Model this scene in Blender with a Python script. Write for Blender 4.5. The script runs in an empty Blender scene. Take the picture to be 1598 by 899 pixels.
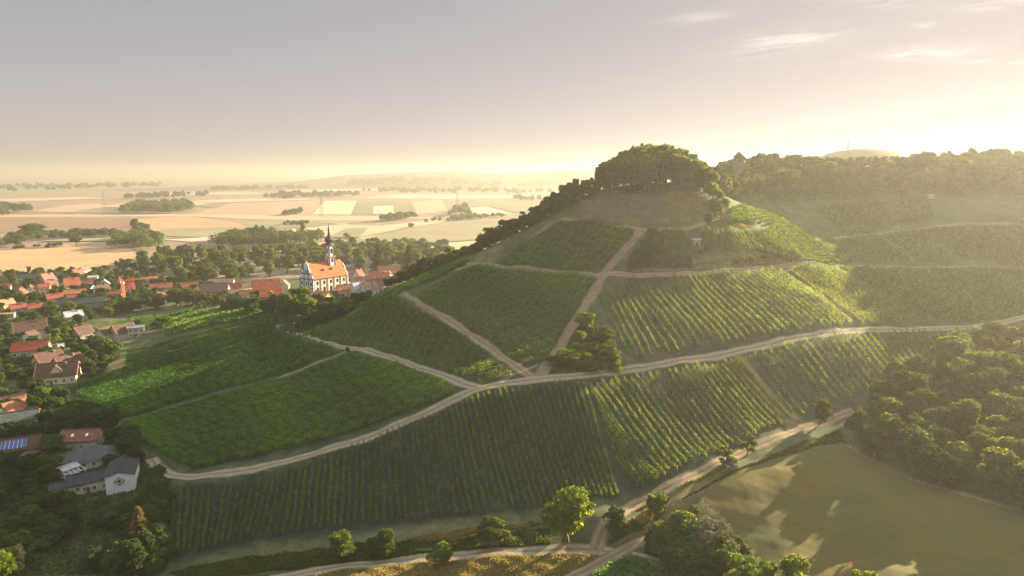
import bpy, math, random
import numpy as np
from mathutils import Vector, Matrix

# ------------------------------------------------------------------ camera, sky, sun, exposure
R = math.radians
SC = bpy.context.scene
COL = SC.collection
CAMZ = 112.0
F = 1065.0                       # focal length in pixels of a 1598-wide frame
HORIZON = 268.0
PITCH = math.atan((449.5 - HORIZON) / F)
SUN_AZ, SUN_EL = R(41.5), R(15.0)   # azimuth counter-clockwise from +X (screen right)
SUN_STRENGTH = 5.0
SKY_STRENGTH = 0.095
EXPOSURE = 2.42
HAZE_DENSITY = 0.00019
HAZE_ANISO = 0.5
HAZE_TOP = 178.0

cam_d = bpy.data.cameras.new('camera')
cam_d.sensor_width = 36.0
cam_d.lens = 36.0 * F / 1598.0
cam_d.clip_start, cam_d.clip_end = 1.0, 60000.0
cam = bpy.data.objects.new('camera', cam_d)
cam.location = (0, 0, CAMZ)
cam.rotation_euler = (math.pi / 2 - PITCH, 0, 0)
COL.objects.link(cam)
SC.camera = cam

world = bpy.data.worlds.new('World')
SC.world = world
world.use_nodes = True
wt = world.node_tree
wt.nodes.clear()
w_out = wt.nodes.new('ShaderNodeOutputWorld')
w_bg = wt.nodes.new('ShaderNodeBackground')
w_sky = wt.nodes.new('ShaderNodeTexSky')
w_sky.sky_type = 'NISHITA'
w_sky.sun_disc = False
w_sky.sun_elevation = SUN_EL
w_sky.sun_rotation = math.pi / 2 - SUN_AZ
w_sky.altitude = 300
w_sky.air_density = 1.0
w_sky.dust_density = 2.0
w_sky.ozone_density = 1.0
w_bg.inputs['Strength'].default_value = SKY_STRENGTH
# thin wind-drawn cirrus, laid out by direction in the sky
w_tc = wt.nodes.new('ShaderNodeTexCoord')
w_sep = wt.nodes.new('ShaderNodeSeparateXYZ')
wt.links.new(w_tc.outputs['Generated'], w_sep.inputs[0])
def wmath(op, a, b=None, clamp=False):
    n = wt.nodes.new('ShaderNodeMath'); n.operation = op; n.use_clamp = clamp
    for i, v in enumerate((a, b)):
        if v is None: continue
        if isinstance(v, (int, float)): n.inputs[i].default_value = v
        else: wt.links.new(v, n.inputs[i])
    return n.outputs[0]
w_u = wmath('DIVIDE', w_sep.outputs['X'], wmath('ADD', w_sep.outputs['Y'], 0.001))
w_v = wmath('DIVIDE', w_sep.outputs['Z'], wmath('ADD', w_sep.outputs['Y'], 0.001))
w_noise = wt.nodes.new('ShaderNodeTexNoise')
w_comb = wt.nodes.new('ShaderNodeCombineXYZ')
wt.links.new(wmath('MULTIPLY', w_u, 9.0), w_comb.inputs[0])
wt.links.new(wmath('MULTIPLY', wmath('SUBTRACT', w_v, wmath('MULTIPLY', w_u, 0.12)), 80.0), w_comb.inputs[1])
wt.links.new(w_comb.outputs[0], w_noise.inputs['Vector'])
w_noise.inputs['Scale'].default_value = 1.0
w_noise.inputs['Detail'].default_value = 8.0
w_noise.inputs['Roughness'].default_value = 0.6

def wisp(u0, v0, su, sv, tilt, amp):
    du = wmath('SUBTRACT', w_u, u0)
    dv = wmath('SUBTRACT', wmath('SUBTRACT', w_v, v0), wmath('MULTIPLY', du, tilt))
    a = wmath('POWER', wmath('DIVIDE', du, su), 2.0)
    b = wmath('POWER', wmath('DIVIDE', dv, sv), 2.0)
    return wmath('MULTIPLY', wmath('POWER', 2.718, wmath('MULTIPLY', wmath('ADD', a, b), -1.0)), amp)

w_mask = None
for a in [(0.385, 0.181, 0.065, 0.013, 0.14, 1.0), (0.60, 0.253, 0.16, 0.012, 0.05, 1.25), (0.52, 0.252, 0.04, 0.008, 0.1, .9),
          (0.525, 0.231, 0.03, 0.006, 0.1, .8), (0.58, 0.165, 0.065, 0.009, 0.09, .9), (0.72, 0.232, 0.1, 0.006, 0.1, .8),
          (0.57, 0.200, 0.02, 0.005, 0.1, .5), (0.70, 0.152, 0.08, 0.003, 0.0, .7), (0.26, 0.212, 0.05, 0.006, 0.1, .35)]:
    m = wisp(*a)
    w_mask = m if w_mask is None else wmath('ADD', w_mask, m)
w_n = wmath('MULTIPLY', wmath('SUBTRACT', w_noise.outputs['Fac'], 0.36), 3.4, True)
w_cl = wmath('MULTIPLY', wmath('POWER', w_mask, 0.8), wmath('ADD', wmath('MULTIPLY', w_n, 1.15), -0.12), True)
# dust-laden evening air: the clear-sky colour, softened near the sun, plus a pale band of dust low over the horizon
w_hsv = wt.nodes.new('ShaderNodeHueSaturation')
w_hsv.inputs['Saturation'].default_value = 1.0
wt.links.new(w_sky.outputs[0], w_hsv.inputs['Color'])
def wvec(op, a, b):
    n = wt.nodes.new('ShaderNodeVectorMath'); n.operation = op
    for i, v in enumerate((a, b)):
        if isinstance(v, tuple): n.inputs[i].default_value = v
        elif op == 'SCALE' and i == 1: wt.links.new(v, n.inputs['Scale'])
        else: wt.links.new(v, n.inputs[i])
    return n.outputs[0]
w_tone = wvec('DIVIDE', w_hsv.outputs[0], wvec('ADD', wvec('MULTIPLY', w_hsv.outputs[0], (.95, .99, .98)), (1.0, 1.0, 1.0)))
w_low = wmath('POWER', 2.718, wmath('DIVIDE', wmath('MAXIMUM', w_sep.outputs['Z'], 0.0), -0.19))
w_band = wvec('SCALE', (.54, .455, .41), w_low)
# added fill light: the sky brightened high overhead, out of view
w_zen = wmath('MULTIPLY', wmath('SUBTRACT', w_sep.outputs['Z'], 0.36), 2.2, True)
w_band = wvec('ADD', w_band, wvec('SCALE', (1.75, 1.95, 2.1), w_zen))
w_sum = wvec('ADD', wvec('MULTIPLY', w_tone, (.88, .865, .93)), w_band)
w_mix = wt.nodes.new('ShaderNodeMixRGB'); w_mix.blend_type = 'ADD'
w_mix.inputs[2].default_value = (.9, .80, .66, 1)
wt.links.new(w_cl, w_mix.inputs[0])
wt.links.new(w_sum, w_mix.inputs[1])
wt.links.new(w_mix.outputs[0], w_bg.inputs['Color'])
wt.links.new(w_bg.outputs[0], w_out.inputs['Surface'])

sun_d = bpy.data.lights.new('sun', 'SUN')
sun_d.energy = SUN_STRENGTH
sun_d.angle = R(0.5)
sun_d.color = (1.0, 0.83, 0.58)
sun = bpy.data.objects.new('sun', sun_d)
SUN_DIR = Vector((math.cos(SUN_AZ) * math.cos(SUN_EL), math.sin(SUN_AZ) * math.cos(SUN_EL), math.sin(SUN_EL)))
sun.rotation_euler = SUN_DIR.to_track_quat('Z', 'Y').to_euler()
sun.location = SUN_DIR * 1500 + Vector((0, 0, 400))
COL.objects.link(sun)

vs = SC.view_settings
vs.view_transform = 'Standard'
vs.look = 'None'
vs.exposure = EXPOSURE
vs.gamma = 1.0
vs.use_curve_mapping = False
SC.cycles.use_denoising = True
SC.cycles.max_bounces = 6
SC.cycles.diffuse_bounces = 2
SC.cycles.transmission_bounces = 3
SC.cycles.volume_bounces = 1
SC.cycles.transparent_max_bounces = 6
SC.cycles.use_adaptive_sampling = True
SC.cycles.adaptive_threshold = 0.012
SC.cycles.sample_clamp_indirect = 6.0

# ------------------------------------------------------------------ pixel <-> world helpers (photo pixels of the 1598x899 frame)
cP, sP = math.cos(PITCH), math.sin(PITCH)
def rays(px, py):
    u = (np.asarray(px, float) - 799.0) / F
    v = (449.5 - np.asarray(py, float)) / F
    return np.stack([u, cP + v * sP, -sP + v * cP], -1)
def on_depth(px, py, Y):
    d = rays(px, py)
    t = Y / d[..., 1]
    return d[..., 0] * t, np.asarray(Y, float) + 0 * t, CAMZ + d[..., 2] * t
def project(x, y, z):
    zz = z - CAMZ
    fwd = y * cP - zz * sP
    up = y * sP + zz * cP
    return 799 + F * x / fwd, 449.5 - F * up / fwd

# terrain control: (photo x, photo y, distance)
CTRL_P = [
    # foot of the front vineyard and the road below it
    (262, 880, 180), (400, 848, 184), (600, 828, 190), (840, 795, 197), (960, 778, 201),
    (450, 893, 172), (640, 873, 176), (800, 862, 179), (940, 856, 180), (1060, 890, 172),
    (940, 815, 188), (1030, 768, 203), (1130, 720, 220), (1240, 668, 243), (1330, 638, 256),
    # main track
    (245, 735, 226), (290, 745, 222), (400, 730, 224), (500, 707, 227), (600, 675, 232), (700, 628, 239), (745, 607, 242),
    (850, 590, 249), (960, 579, 258), (1060, 562, 268), (1140, 550, 277), (1230, 530, 290), (1320, 516, 306), (1450, 513, 328), (1598, 495, 346),
    # gravel track to the church
    (690, 586, 258), (620, 561, 285), (540, 543, 322), (480, 529, 358), (430, 513, 392),
    # dirt track up the spur
    (790, 562, 266), (740, 525, 295), (690, 496, 325), (650, 474, 356), (612, 458, 386),
    # diagonal grass track
    (870, 548, 272), (890, 512, 292), (912, 478, 312), (935, 440, 334), (965, 398, 350), (1000, 360, 368),
    # upper contour track
    (730, 412, 398), (790, 418, 378), (860, 424, 355), (1000, 431, 336), (1080, 427, 342), (1160, 420, 353), (1250, 413, 370),
    (1400, 415, 398), (1598, 418, 415),
    # summit track and plateau
    (880, 343, 388), (930, 351, 376), (1100, 350, 374),
    (945, 303, 398), (1020, 300, 402), (1105, 304, 398),
    # silhouette of the spur
    (560, 476, 428), (620, 446, 438), (680, 420, 431), (740, 398, 417), (800, 376, 402), (845, 352, 398),
    # flank of the knoll and the far hillside
    (1180, 372, 384), (1240, 398, 378), (1300, 372, 452), (1300, 338, 490), (1300, 306, 520), (1500, 345, 452), (1500, 310, 500),
    (1500, 400, 410), (1598, 300, 490), (1598, 350, 440), (1180, 330, 440), (1400, 460, 360), (1250, 460, 330),
    # valley on the right
    (1300, 800, 187), (1598, 880, 160), (1150, 745, 209), (1260, 692, 230), (1598, 790, 182), (1400, 725, 214), (1480, 560, 300), (1598, 540, 320),
    # fields and gardens on the left
    (180, 662, 270), (330, 622, 285), (460, 580, 305), (100, 612, 312), (200, 562, 348), (300, 530, 375), (250, 520, 412), (300, 490, 458), (390, 488, 440),
]
CTRL_W = [
    (-60, 120, 18), (60, 120, 21), (160, 120, 22), (-160, 120, 12), (-300, 120, 9),
    (-165, 210, 11), (-200, 260, 11), (-260, 330, 10), (-320, 420, 9), (-300, 520, 8), (-250, 600, 7), (-420, 250, 8), (-450, 600, 6),
    (-240, 470, 10), (-330, 600, 6), (-300, 720, 4), (-450, 750, 4), (-150, 720, 4), (0, 740, 6), (-180, 560, 15),
    (-128, 466, 28), (-100, 540, 18), (-60, 620, 12), (-150, 490, 26), (-40, 510, 27), (-110, 430, 36), (-170, 430, 25),
    (20, 470, 62), (0, 540, 28), (20, 640, 14), (70, 448, 99), (85, 480, 88), (75, 540, 52), (90, 640, 30),
    (150, 500, 96), (165, 545, 106), (250, 565, 112), (350, 570, 115), (470, 570, 118), (250, 680, 104), (400, 700, 108), (140, 660, 70), (150, 760, 30),
    (300, 800, 80), (450, 800, 90),
    (450, 420, 66), (450, 320, 38), (450, 220, 28), (330, 150, 22), (300, 260, 27), (200, 250, 24), (250, 300, 30), (330, 340, 42),
]
_px = np.array([c[0] for c in CTRL_P], float); _py = np.array([c[1] for c in CTRL_P], float); _pd = np.array([c[2] for c in CTRL_P], float)
_x, _y, _z = on_depth(_px, _py, _pd)
_w = np.array(CTRL_W, float)
CX = np.concatenate([_x, _w[:, 0]]); CY = np.concatenate([_y, _w[:, 1]]); CZ = np.concatenate([_z, _w[:, 2]])

def _tps_fit(x, y, z, lam):
    n = len(x)
    r2 = (x[:, None] - x[None]) ** 2 + (y[:, None] - y[None]) ** 2
    K = 0.5 * r2 * np.log(r2 + 1e-9) + lam * np.eye(n)
    P = np.stack([np.ones(n), x, y], 1)
    A = np.zeros((n + 3, n + 3)); A[:n, :n] = K; A[:n, n:] = P; A[n:, :n] = P.T
    return np.linalg.solve(A, np.concatenate([z, np.zeros(3)]))
_S = 100.0
_TW = _tps_fit(CX / _S, CY / _S, CZ, 0.0006)
def _tps(x, y):
    out = np.zeros(x.shape).ravel(); xs = x.ravel() / _S; ys = y.ravel() / _S
    for i in range(0, len(xs), 20000):
        a, b = xs[i:i + 20000, None], ys[i:i + 20000, None]
        r2 = (a - CX / _S) ** 2 + (b - CY / _S) ** 2
        out[i:i + 20000] = (0.5 * r2 * np.log(r2 + 1e-9)) @ _TW[:-3] + _TW[-3] + _TW[-2] * a[:, 0] + _TW[-1] * b[:, 0]
    return out.reshape(x.shape)
def sst(a, b, x):
    t = np.clip((x - a) / (b - a), 0, 1); return t * t * (3 - 2 * t)
def bump(x, y, cx, cy, sx, sy, h, p=2):
    return h * np.exp(-(np.abs((x - cx) / sx) ** p + np.abs((y - cy) / sy) ** p))
PLAIN = 4.0
_rng = np.random.default_rng(5)
_wav = [(_rng.normal(0, 1, 2) * 2 * math.pi / l, _rng.uniform(0, 6.28), a) for l, a in ((55, .35), (34, .28), (21, .2), (13, .13), (8, .08)) for _ in range(3)]
def relief(x, y):
    xc, yc = np.clip(x, -450, 450), np.clip(y, 118, 800)
    z = _tps(xc, yc)
    m = np.zeros(x.shape)
    for k, ph, a in _wav:
        m += a * np.sin(k[0] * x + k[1] * y + ph)
    z = z + m * 0.5
    out = np.sqrt((x - xc) ** 2 + (y - yc) ** 2)
    z = z + (PLAIN + 0 * z - z) * sst(60, 1400, out)
    pl = sst(650, 770, y) * (1 - sst(0.15 * y, 0.15 * y + 220, x))
    pl = np.maximum(pl, sst(430, 520, -x) * sst(300, 500, y))
    z = z + (PLAIN - z) * pl
    z = z + bump(x, y, 552, 1120, 62, 130, 66, 4) * (x > 200)
    z = z + bump(x, y, 560, 4900, 330, 500, 62) + bump(x, y, 150, 5400, 1300, 500, 92, 4) + bump(x, y, -900, 6200, 900, 500, 90, 4)
    return z

def _axis(lo, hi, step, far_lo, far_hi, g):
    a = list(np.arange(lo, hi + step / 2, step))
    s = step
    while a[-1] < far_hi:
        s *= g; a.append(a[-1] + s)
    b = []; s = step; p = lo
    while p > far_lo:
        s *= g; p -= s; b.append(p)
    return np.array(b[::-1] + a)
GX = _axis(-290, 330, 1.7, -15000, 15000, 1.085)
GY = _axis(150, 520, 1.7, -900, 16000, 1.06)
_gx, _gy = np.meshgrid(GX, GY)
GZ = relief(_gx, _gy)

def H(x, y):
    x = np.asarray(x, float); y = np.asarray(y, float)
    i = np.clip(np.searchsorted(GX, x) - 1, 0, len(GX) - 2); j = np.clip(np.searchsorted(GY, y) - 1, 0, len(GY) - 2)
    fx = (x - GX[i]) / (GX[i + 1] - GX[i]); fy = (y - GY[j]) / (GY[j + 1] - GY[j])
    return (GZ[j, i] * (1 - fx) + GZ[j, i + 1] * fx) * (1 - fy) + (GZ[j + 1, i] * (1 - fx) + GZ[j + 1, i + 1] * fx) * fy

_TY = np.concatenate([np.arange(100, 620, 1.5), np.geomspace(620, 15500, 500)])
def hit(px, py, skip=0.0):
    """where the sight line through a photo pixel meets the ground"""
    px = np.atleast_1d(np.asarray(px, float)); py = np.atleast_1d(np.asarray(py, float))
    d = rays(px, py); d = d / d[:, 1:2]
    ys = _TY[None]
    below = (CAMZ + d[:, 2:3] * ys < H(d[:, 0:1] * ys, ys + 0 * d[:, 0:1])) & (ys > skip)
    k = np.where(below.any(1), below.argmax(1), len(_TY) - 1); k = np.maximum(k, 1)
    lo, hi = _TY[k - 1], _TY[k]
    for _ in range(14):
        mid = (lo + hi) / 2
        b = CAMZ + d[:, 2] * mid < H(d[:, 0] * mid, mid)
        hi = np.where(b, mid, hi); lo = np.where(b, lo, mid)
    return np.stack([d[:, 0] * hi, hi, H(d[:, 0] * hi, hi)], 1)
def hit1(px, py, skip=0.0):
    return hit([px], [py], skip)[0]
def inside(poly, x, y):
    poly = np.asarray(poly)[:, :2]; x = np.asarray(x); y = np.asarray(y)
    r = np.zeros(x.shape, bool); n = len(poly)
    for i in range(n):
        x1, y1 = poly[i]; x2, y2 = poly[(i + 1) % n]
        c = ((y1 > y) != (y2 > y)) & (x < (x2 - x1) * (y - y1) / (y2 - y1 + 1e-12) + x1)
        r ^= c
    return r
def resample(pts, n):
    pts = np.asarray(pts, float)
    s = np.concatenate([[0], np.cumsum(np.linalg.norm(np.diff(pts, axis=0), axis=1))])
    t = np.linspace(0, s[-1], n)
    return np.stack([np.interp(t, s, pts[:, k]) for k in range(pts.shape[1])], 1)

# ------------------------------------------------------------------ materials
def nodes(name):
    m = bpy.data.materials.new(name); m.use_nodes = True
    nt = m.node_tree; nt.nodes.clear()
    return m, nt, nt.nodes.new('ShaderNodeOutputMaterial')
def N(nt, kind, **kw):
    n = nt.nodes.new(kind)
    for k, v in kw.items():
        if k in n.inputs: n.inputs[k].default_value = v
        else: setattr(n, k, v)
    return n
def noise(nt, scale, detail=4.0, rough=0.55, vec=None):
    n = N(nt, 'ShaderNodeTexNoise', Scale=scale, Detail=detail, Roughness=rough)
    if vec is not None: nt.links.new(vec, n.inputs['Vector'])
    return n.outputs['Fac']
def remap(nt, fac, a, b, lo=0.3, hi=0.7):
    n = N(nt, 'ShaderNodeMapRange'); n.inputs[1].default_value = lo; n.inputs[2].default_value = hi
    n.inputs[3].default_value = a; n.inputs[4].default_value = b
    nt.links.new(fac, n.inputs[0]); return n.outputs[0]
def mul(nt, a, b):
    n = N(nt, 'ShaderNodeMath', operation='MULTIPLY')
    for i, v in enumerate((a, b)):
        if isinstance(v, (int, float)): n.inputs[i].default_value = v
        else: nt.links.new(v, n.inputs[i])
    return n.outputs[0]
def scale_col(nt, col, fac):
    n = N(nt, 'ShaderNodeVectorMath', operation='SCALE')
    if isinstance(col, tuple): n.inputs[0].default_value = col[:3]
    else: nt.links.new(col, n.inputs[0])
    nt.links.new(fac, n.inputs['Scale']); return n.outputs[0]
def mixc(nt, fac, a, b):
    n = N(nt, 'ShaderNodeMixRGB')
    if isinstance(fac, (int, float)): n.inputs[0].default_value = fac
    else: nt.links.new(fac, n.inputs[0])
    for i, v in ((1, a), (2, b)):
        if isinstance(v, tuple): n.inputs[i].default_value = (*v[:3], 1)
        else: nt.links.new(v, n.inputs[i])
    return n.outputs[0]
def surface(nt, out, col, rough=0.9, bump=None, dist=0.1, spec=0.2, metal=0.0):
    b = N(nt, 'ShaderNodeBsdfPrincipled', Roughness=rough, Metallic=metal)
    b.inputs['Specular IOR Level'].default_value = spec
    if isinstance(col, tuple): b.inputs['Base Color'].default_value = (*col[:3], 1)
    else: nt.links.new(col, b.inputs['Base Color'])
    if bump is not None:
        bn = N(nt, 'ShaderNodeBump', Strength=0.8, Distance=dist)
        nt.links.new(bump, bn.inputs['Height']); nt.links.new(bn.outputs[0], b.inputs['Normal'])
    nt.links.new(b.outputs[0], out.inputs['Surface'])
    return b

def leaf_material(name, col, trans, mixf=0.4, var=0.35, warm=(1.18, 1.03, .8)):
    m, nt, out = nodes(name)
    at = N(nt, 'ShaderNodeAttribute', attribute_name='tint')
    oi = N(nt, 'ShaderNodeObjectInfo')
    f = mul(nt, at.outputs['Fac'], remap(nt, oi.outputs['Random'], 1 - var, 1 + var, 0, 1))
    warmf = N(nt, 'ShaderNodeMath', operation='FRACT')
    nt.links.new(mul(nt, oi.outputs['Random'], 7.31), warmf.inputs[0])
    c = mixc(nt, warmf.outputs[0], col, tuple(a * b for a, b in zip(col, warm)))
    t = mixc(nt, warmf.outputs[0], trans, tuple(a * b for a, b in zip(trans, warm)))
    d = N(nt, 'ShaderNodeBsdfDiffuse'); tr = N(nt, 'ShaderNodeBsdfTranslucent'); mx = N(nt, 'ShaderNodeMixShader')
    mx.inputs[0].default_value = mixf
    nt.links.new(scale_col(nt, c, f), d.inputs[0]); nt.links.new(scale_col(nt, t, f), tr.inputs[0])
    nt.links.new(d.outputs[0], mx.inputs[1]); nt.links.new(tr.outputs[0], mx.inputs[2])
    nt.links.new(mx.outputs[0], out.inputs['Surface'])
    return m
M = {}
M['vine'] = leaf_material('vine_leaves', (.055, .120, .030), (.32, .40, .05), .46, .12)
M['vine_lush'] = leaf_material('lush_vine_leaves', (.042, .120, .034), (.28, .45, .05), .44, .10)
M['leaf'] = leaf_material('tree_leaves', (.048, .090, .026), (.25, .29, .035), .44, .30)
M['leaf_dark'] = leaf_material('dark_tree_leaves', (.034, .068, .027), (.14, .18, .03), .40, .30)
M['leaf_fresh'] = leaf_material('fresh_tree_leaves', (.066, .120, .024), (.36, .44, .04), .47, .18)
M['leaf_grey'] = leaf_material('greyish_shrub_leaves', (.12, .125, .075), (.20, .19, .08), .35, .2)
M['needle'] = leaf_material('conifer_needles', (.030, .048, .018), (.06, .07, .015), .25, .3)
M['needle_dry'] = leaf_material('dry_conifer_needles', (.10, .085, .035), (.18, .14, .04), .3, .2)
M['grass_dry'] = leaf_material('dry_grass_blades', (.22, .19, .075), (.32, .27, .09), .4, .2)
M['grass'] = leaf_material('green_grass_blades', (.050, .078, .024), (.11, .14, .03), .4, .2)

def simple(name, col, rough=0.85, var=0.25, scale=1.2, metal=0.0, spec=0.2, wave=None):
    m, nt, out = nodes(name)
    tc = N(nt, 'ShaderNodeTexCoord')
    f = mul(nt, remap(nt, noise(nt, scale, 5, .6, tc.outputs['Object']), 1 - var, 1 + var),
            remap(nt, noise(nt, scale * 6, 3, .6, tc.outputs['Object']), 1 - var * .6, 1 + var * .6))
    bump = None
    if wave:
        w = N(nt, 'ShaderNodeTexWave', Scale=wave, Distortion=0.6, bands_direction='Z')
        nt.links.new(tc.outputs['Object'], w.inputs['Vector'])
        f = mul(nt, f, remap(nt, w.outputs['Fac'], .84, 1.08, 0, 1)); bump = w.outputs['Fac']
    surface(nt, out, scale_col(nt, col, f), rough, bump, 0.04, spec, metal)
    return m
_mc = {}
def colour(kind, col):
    k = (kind, col)
    if k not in _mc:
        nm = '%s_%02x%02x%02x' % (kind, *[int(255 * c ** .45) for c in col])
        if kind == 'roof_tiles': _mc[k] = simple(nm, col, .8, .32, .7, wave=1.5)
        elif kind == 'plaster': _mc[k] = simple(nm, col, .9, .10, .5)
        elif kind == 'metal': _mc[k] = simple(nm, col, .5, .1, 1, metal=.3, spec=.4)
        else: _mc[k] = simple(nm, col, .85, .22, 1.0)
    return _mc[k]

def glass_material():
    m, nt, out = nodes('window_glass')
    surface(nt, out, (.02, .025, .03), .12, None, .1, .6)
    return m
M['glass'] = glass_material()

def bark():
    m, nt, out = nodes('bark')
    tc = N(nt, 'ShaderNodeTexCoord')
    f = remap(nt, noise(nt, 3, 5, .6, tc.outputs['Object']), .6, 1.4)
    surface(nt, out, scale_col(nt, (.16, .12, .085), f), .95)
    return m
M['bark'] = bark()

# ------------------------------------------------------------------ object helpers
def link(o, parent=None):
    COL.objects.link(o)
    if parent is not None: o.parent = parent
    return o
def tag(o, label=None, cat=None, group=None, kind=None):
    if label: o['label'] = label
    if cat: o['category'] = cat
    if group: o['group'] = group
    if kind: o['kind'] = kind
    return o
def empty(name, loc, rz=0.0):
    o = bpy.data.objects.new(name, None)
    o.empty_display_size = 0.5
    o.location = loc; o.rotation_euler = (0, 0, rz)
    return link(o)
def mesh_np(name, verts, faces, mats, tint=None, fmat=None, smooth=False):
    """verts (n,3), faces (m,4) or (m,3) arrays"""
    me = bpy.data.meshes.new(name)
    verts = np.ascontiguousarray(verts, np.float32); faces = np.ascontiguousarray(faces, np.int32)
    k = faces.shape[1]
    me.vertices.add(len(verts)); me.vertices.foreach_set('co', verts.ravel())
    me.loops.add(faces.size); me.loops.foreach_set('vertex_index', faces.ravel())
    me.polygons.add(len(faces)); me.polygons.foreach_set('loop_start', np.arange(len(faces), dtype=np.int32) * k)
    if smooth: me.polygons.foreach_set('use_smooth', np.ones(len(faces), bool))
    if tint is not None:
        a = me.attributes.new('tint', 'FLOAT', 'FACE'); a.data.foreach_set('value', np.asarray(tint, np.float32))
    for m in (mats if isinstance(mats, (list, tuple)) else [mats]): me.materials.append(m)
    if fmat is not None: me.polygons.foreach_set('material_index', np.asarray(fmat, np.int32))
    me.update(calc_edges=True)
    return me
class MB:
    """collects boxes, tubes and polygons into one mesh"""
    def __init__(s): s.v = []; s.f = []; s.fm = []; s.mats = []
    def mat(s, m):
        if m not in s.mats: s.mats.append(m)
        return s.mats.index(m)
    def poly(s, pts, faces, m):
        b = len(s.v); s.v += [tuple(p) for p in pts]; k = s.mat(m)
        for f in faces: s.f.append([b + i for i in f]); s.fm.append(k)
    def box(s, c, size, m, rz=0.0, taper=1.0):
        x, y, z = [d / 2 for d in size]; ca, sa = math.cos(rz), math.sin(rz); p = []
        for dz in (-1, 1):
            t = taper if dz > 0 else 1.0
            for dx, dy in ((-1, -1), (1, -1), (1, 1), (-1, 1)):
                a, b = dx * x * t, dy * y * t
                p.append((c[0] + a * ca - b * sa, c[1] + a * sa + b * ca, c[2] + dz * z))
        s.poly(p, [(0, 3, 2, 1), (4, 5, 6, 7), (0, 1, 5, 4), (1, 2, 6, 5), (2, 3, 7, 6), (3, 0, 4, 7)], m)
    def beam(s, a, b, w, m, w2=None, n=4):
        a, b = Vector(a), Vector(b); d = (b - a).normalized()
        u = d.cross(Vector((0, 0, 1)) if abs(d.z) < .95 else Vector((1, 0, 0))).normalized(); v = d.cross(u)
        p = []
        for q, r in ((a, w), (b, w if w2 is None else w2)):
            for i in range(n):
                t = 2 * math.pi * (i + .5) / n
                p.append(q + (u * math.cos(t) + v * math.sin(t)) * r * .7071)
        f = [tuple(range(n))[::-1], tuple(range(n, 2 * n))] + [(i, (i + 1) % n, n + (i + 1) % n, n + i) for i in range(n)]
        s.poly(p, f, m)
    def lathe(s, c, prof, m, n=16, rot=0.0):
        p = []
        for r, z in prof:
            for i in range(n):
                t = 2 * math.pi * i / n + rot; p.append((c[0] + r * math.cos(t), c[1] + r * math.sin(t), c[2] + z))
        f = []
        for j in range(len(prof) - 1):
            for i in range(n):
                f.append((j * n + i, j * n + (i + 1) % n, (j + 1) * n + (i + 1) % n, (j + 1) * n + i))
        f.append(tuple(range(n))[::-1]); f.append(tuple(range((len(prof) - 1) * n, len(prof) * n)))
        s.poly(p, f, m)
    def prism(s, outline, y0, y1, m, plane='xz'):
        """outline in (x,z), extruded from y0 to y1"""
        n = len(outline)
        p = [(x, y0, z) for x, z in outline] + [(x, y1, z) for x, z in outline]
        if plane == 'yz': p = [(b, a, c) for a, b, c in p]
        f = [tuple(range(n)), tuple(range(n, 2 * n))[::-1]] + [(i, i + n, (i + 1) % n + n, (i + 1) % n) for i in range(n)]
        s.poly(p, f, m)
    def mesh(s, name, smooth=False):
        me = bpy.data.meshes.new(name); me.from_pydata(s.v, [], s.f)
        for m in s.mats: me.materials.append(m)
        me.polygons.foreach_set('material_index', s.fm)
        if smooth: me.polygons.foreach_set('use_smooth', [True] * len(s.f))
        me.update(); return me
    def build(s, name, parent=None, smooth=False):
        return link(bpy.data.objects.new(name, s.mesh(name, smooth)), parent)
def leaf_quads(c, nrm, size, rng, stretch=1.5):
    """diamond leaf sprays: centres (n,3), facing (n,3), size (n,)"""
    n = len(c)
    nrm = nrm / (np.linalg.norm(nrm, axis=1, keepdims=True) + 1e-9)
    r = rng.normal(size=(n, 3))
    u = np.cross(nrm, r); u /= np.linalg.norm(u, axis=1, keepdims=True) + 1e-9
    v = np.cross(nrm, u)
    a = (size * stretch / 2)[:, None]; b = (size / 2)[:, None]
    k = rng.uniform(-.25, .25, (n, 1)) * a
    V = np.stack([c - u * a, c + v * b + u * k, c + u * a, c - v * b + u * k], 1).reshape(-1, 3)
    return V, np.arange(4 * n).reshape(n, 4)

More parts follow.
